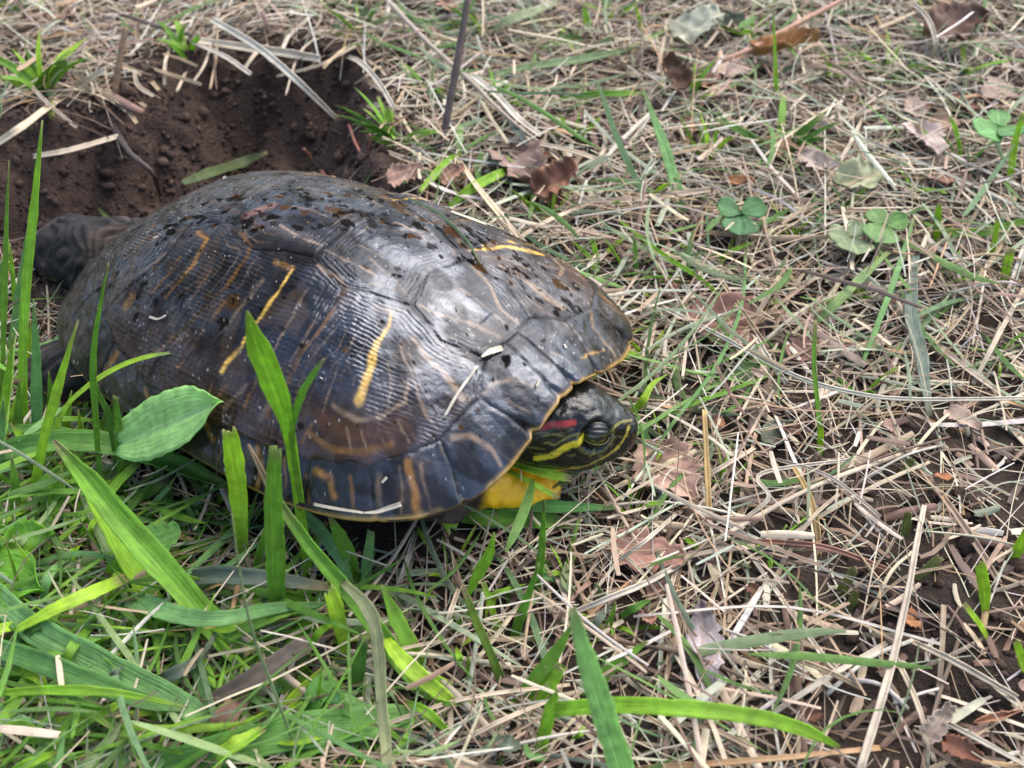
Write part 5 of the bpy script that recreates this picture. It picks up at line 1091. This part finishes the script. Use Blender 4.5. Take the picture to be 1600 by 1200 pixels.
LEAF('serrated pinkish grey leaf lying before the snout', (1002, 688), (1090, 785), .62, PINK, OVAL, (5, 8), .12, .16)
LEAF('rosy brown leaf fragment with a dark crease below the head', (955, 850), (1068, 872), .62, (.34, .20, .17), BROKEN, (5, 7), .10)
LEAF('small rosy leaf scrap under the creased leaf', (1010, 925), (1050, 910), .7, ROSE, BROKEN, (4, 6), .1)
LEAF('lavender grey lance shaped leaf lying alone on the soil', (1094, 942), (1108, 1108), .29, (.33, .31, .37), LANCE, (6, 8), .08, lob=.14, crump=.03, vein=(.2, .13, .11))
LEAF('speckled dull red leaf in straw beyond the head', (1092, 470), (1180, 545), .8, (.21, .11, .095), OVAL, (4, 6), .08)
LEAF('curled rust brown leaf behind the shell', (838, 306), (905, 262), .7, (.23, .115, .08), BROKEN, (10, 22), .4, crump=.12)
LEAF('second rust leaf hanging beside the curled one', (868, 318), (862, 275), .6, (.25, .13, .09), BROKEN, (6, 18), .3, crump=.12)
LEAF('lilac brown leaf under the rust leaves', (790, 235), (845, 290), .7, (.24, .17, .16), BROKEN, (5, 10), .3, crump=.1)
LEAF('pinkish leaf half under straw at the shell crest', (605, 282), (662, 262), .8, (.33, .22, .19), BROKEN, (6, 12), .2)
LEAF('pale rose leaf between blades at the shell crest', (690, 285), (728, 262), .8, (.36, .22, .17), BROKEN, (6, 14), .2)
LEAF('large dark brown curled leaf in far straw', (1440, 64), (1545, 28), .7, (.16, .10, .08), OVAL, (8, 16), .5, crump=.1)
LEAF('orange tan curled leaf by the far twig', (1172, 88), (1280, 62), .32, (.42, .24, .11), LANCE, (8, 18), .5, crump=.1)
LEAF('dark brown shrivelled leaf on thin stalk in far straw', (1075, 135), (1035, 95), .8, (.10, .055, .035), BROKEN, (14, 24), .6, crump=.2)
LEAF('pale silvery green leaf in far straw', (1050, 62), (1125, 28), .7, (.36, .40, .34), BROKEN, (10, 16), .3, crump=.1)
LEAF('dull grey green leaf half shaded at the far litter', (1100, 40), (1165, 30), .5, (.16, .20, .15), BROKEN, (6, 10), .3)
LEAF('bleached pink scrap beside the curled grey green leaf', (1252, 248), (1312, 268), .5, (.55, .46, .44), BROKEN, (8, 12), .3)
LEAF('curled grey green leaf with a hollow in the open straw', (1300, 290), (1398, 268), .55, (.33, .37, .25), OVAL, (8, 10), .25, crump=.1)
LEAF('lilac scrap of leaf beside the tall far sprouts', (1432, 195), (1468, 238), .6, (.42, .36, .38), BROKEN, (6, 10), .2)
LEAF('brown leaf scrap near the lilac scrap', (1450, 185), (1490, 205), .8, (.28, .19, .15), BROKEN, (5, 8), .2)
LEAF('netted skeleton like pinkish leaf on dark soil', (1480, 640), (1530, 670), .6, (.40, .32, .29), BROKEN, (4, 7), .2)
LEAF('reddish brown leaf curled on the bare soil edge', (1475, 1160), (1535, 1190), .6, (.22, .10, .07), BROKEN, (4, 8), .3)
LEAF('crumpled grey leaf on bare soil by the long bent straw', (1445, 1160), (1488, 1100), .45, (.32, .28, .26), BROKEN, (5, 9), .4, crump=.16)
LEAF('orange brown sliver of leaf on the bare soil', (1520, 1130), (1600, 1110), .16, (.33, .18, .12), LANCE, (4, 8), .2)
LEAF('greyish pink leaf scrap in the tuft straw', (742, 1140), (792, 1125), .7, (.34, .25, .21), BROKEN, (6, 8), .2)
LEAF('purplish leaf under straw right of the dull red leaf', (1235, 560), (1275, 530), .8, (.26, .15, .13), BROKEN, (4, 6), .2)
LEAF('rust chip of leaf near the long bent straw', (1468, 740), (1480, 752), .8, (.42, .19, .1), BROKEN, (4, 6), .2)
lf = np.random.default_rng(5)
for i in range(46):
    for _ in range(50):
        x, y = lf.uniform(640, 1620), lf.uniform(0, 1200); g0 = W(x, y)
        if turtle_d(g0[0], g0[1]) < -.12 and pit_sd(g0[0], g0[1]) > .02: break
    a = lf.uniform(0, 6.28); L = lf.uniform(18, 46)
    c = np.array([PINK, ROSE, BRWN, (.38, .27, .2), (.3, .2, .14), (.4, .32, .3), (.34, .17, .09)][lf.integers(7)]) * lf.uniform(.8, 1.15)
    LEAF(('pale ' if c.mean() > .28 else 'dark ' if c.mean() < .16 else 'rosy ') + 'small dry leaf scrap ' + where(x, y), (x, y), (x + math.cos(a) * L, y + math.sin(a) * L * .7), lf.uniform(.4, .9), c, BROKEN if lf.random() < .7 else OVAL, (lf.uniform(2, 7), lf.uniform(4, 10)), lf.uniform(.1, .4), crump=.1, name='leaf_scrap', cat='leaf', group='leaf scraps in the straw')
# fresh broad leaves
LEAF('fresh oval plantain leaf with a torn edge leaning on the shell', (186, 694), (346, 627), .39, (.38, .64, .2), [.35, .72, .9, .98, 1, 1, .95, .8, .5, .04], (32, 64), .06, crump=.015, name='plantain_leaf', cat='plantain leaf', mat=M_BLADE, vein=(.45, .66, .3), blot=.1, face=.5)
LEAF('crinkled torn green leaf lying in the tangle below the shell', (215, 862), (282, 830), .95, (0.20, 0.42, 0.08), BROKEN, (14, 22), .2, crump=.06, name='broad_leaf', cat='weed leaf', mat=M_BLADE, vein=(.25, .4, .14), blot=.2)
LEAF('large bright weed leaf low in the blade clump', (-30, 900), (70, 925), .8, (0.20, 0.46, 0.04), OVAL, (10, 16), .2, crump=.05, name='broad_leaf', cat='weed leaf', mat=M_BLADE, vein=(.24, .42, .1), blot=.2)
LEAF('wavy edged weed leaf above the large bright weed leaf', (0, 860), (92, 838), .7, (0.21, 0.45, 0.04), OVAL, (10, 18), .3, .12, crump=.08, name='broad_leaf', cat='weed leaf', mat=M_BLADE, vein=(.22, .4, .1), blot=.2)
LEAF('shaded weed leaf beneath the crossed straps', (-20, 985), (40, 1060), .8, (0.20, 0.43, 0.04), OVAL, (8, 12), .2, crump=.05, name='broad_leaf', cat='weed leaf', mat=M_BLADE, blot=.2)
LEAF('round green leaflet pressed under the big folded blade', (68, 790), (100, 730), .7, (0.18, 0.39, 0.04), OVAL, (12, 20), .2, name='broad_leaf', cat='weed leaf', mat=M_BLADE, blot=.2)
LEAF('flat green weed leaf in the litter by the golden straw', (1010, 790), (1060, 775), .7, (.14, .19, .06), OVAL, (3, 5), .2, name='broad_leaf', cat='weed leaf', mat=M_BLADE, blot=.25)
LEAF('faded weed leaf in the litter beneath the slender curving blade', (1190, 690), (1240, 660), .7, (.26, .27, .17), OVAL, (3, 6), .2, name='broad_leaf', cat='weed leaf', mat=M_BLADE, blot=.25)
LEAF('small rounded weed leaf above the slender curving blade', (1145, 590), (1190, 570), .7, (.17, .26, .09), OVAL, (4, 8), .2, name='broad_leaf', cat='weed leaf', mat=M_BLADE, blot=.2)
def clover(label, cx, cy, rpx, angs, c, dz=14, seed=0):
    b = G1(cx, cy, 0); root = empty('clover', b, label, 'clover'); top = G1(cx, cy, dz * MM)
    for i, a in enumerate(angs):
        a = math.radians(a)
        LEAF(None, (cx, cy), (cx + math.cos(a) * rpx, cy - math.sin(a) * rpx * .75), 1.0, np.array(c) * (1 + .12 * math.sin(i * 2.1)), HEART, (dz, dz + 3), .15, crump=.04, parent=root, mat=M_BLADE, vein=np.array(c) * 1.5, partname='leaflet', name='leaflet', blot=.15, seedx=seed + i)
    P = catmull([b + np.array([.003, .002, -.002]), (b + top) / 2 + np.array([.002, 0, 0]), top], 8)
    blade_obj('stem', P, np.full(8, .0011), GRN['mid'], None, None, parent=root, tube=True)
clover('dark green clover with three rounded leaflets in the straw', 1158, 335, 42, [150, 30, 265], (.075, .20, .06), seed=900)
clover('light green clover with lobed leaflets in the straw', 1382, 352, 38, [125, 20, 250], (.17, .31, .08), seed=910)
clover('pale yellowish clover beside the light green clover', 1328, 372, 36, [160, 60, 290], (.28, .34, .17), seed=920)
clover('clover leaf standing high beside the tall lime blade', 1562, 200, 36, [95, 200, 330], (.15, .34, .09), 26, seed=930)
clover('clover half hidden below the rim clump at the crest', 745, 365, 26, [60, 180, 300], (.12, .27, .06), 10, seed=940)

# --- soil clods and pebbles, one by one
cl = np.random.default_rng(21)
ico = bmesh.new(); bmesh.ops.create_icosphere(ico, subdivisions=3, radius=1.0); IV = np.array([v.co[:] for v in ico.verts]); IF = np.array([[v.index for v in f.verts] for f in ico.faces]); ico.free()
clod_me = []
for i in range(6):
    v = IV * (1 + .22 * fbm(IV * 1.3 + i * 9, 4)[:, None]) * np.array([1, .85, .65]); clod_me.append(mesh_np('clod', v, IF, np.tile(np.array([.075, .048, .034]), (len(v), 1)) * (1 + .25 * fbm(IV * 2 + i, 3)[:, None]))); clod_me[-1].materials.append(M_SOIL)
spots = [(1505, 780, 22), (1480, 895, 14), (1285, 1010, 15), (1330, 1000, 12), (1530, 1075, 13), (1470, 1080, 15), (1270, 985, 11), (1570, 970, 15), (1590, 715, 12), (1520, 660, 10), (1560, 1040, 12), (1410, 1130, 10)]
spots += [(cl.uniform(1180, 1600), cl.uniform(720, 1190), cl.uniform(4, 10)) for _ in range(50)]
for x, y, rp in spots:
    g0 = G1(x, y); _, zc = proj(g0[None]); rr = rp * float(zc[0]) / F_PX
    o = ob('soil_clod', clod_me[cl.integers(6)]); o.location = g0 + np.array([0, 0, rr * .35]); o.scale = (rr, rr * cl.uniform(.8, 1.1), rr); o.rotation_euler = (cl.normal(0, .3), cl.normal(0, .3), cl.uniform(0, 6.28))
    tag(o, ('large rounded' if rp >= 13 else 'mid sized rounded' if rp >= 8.5 else 'small crumbly') + ' brown soil clod lying on the bare ground', 'soil clod', 'soil clods on the bare ground')
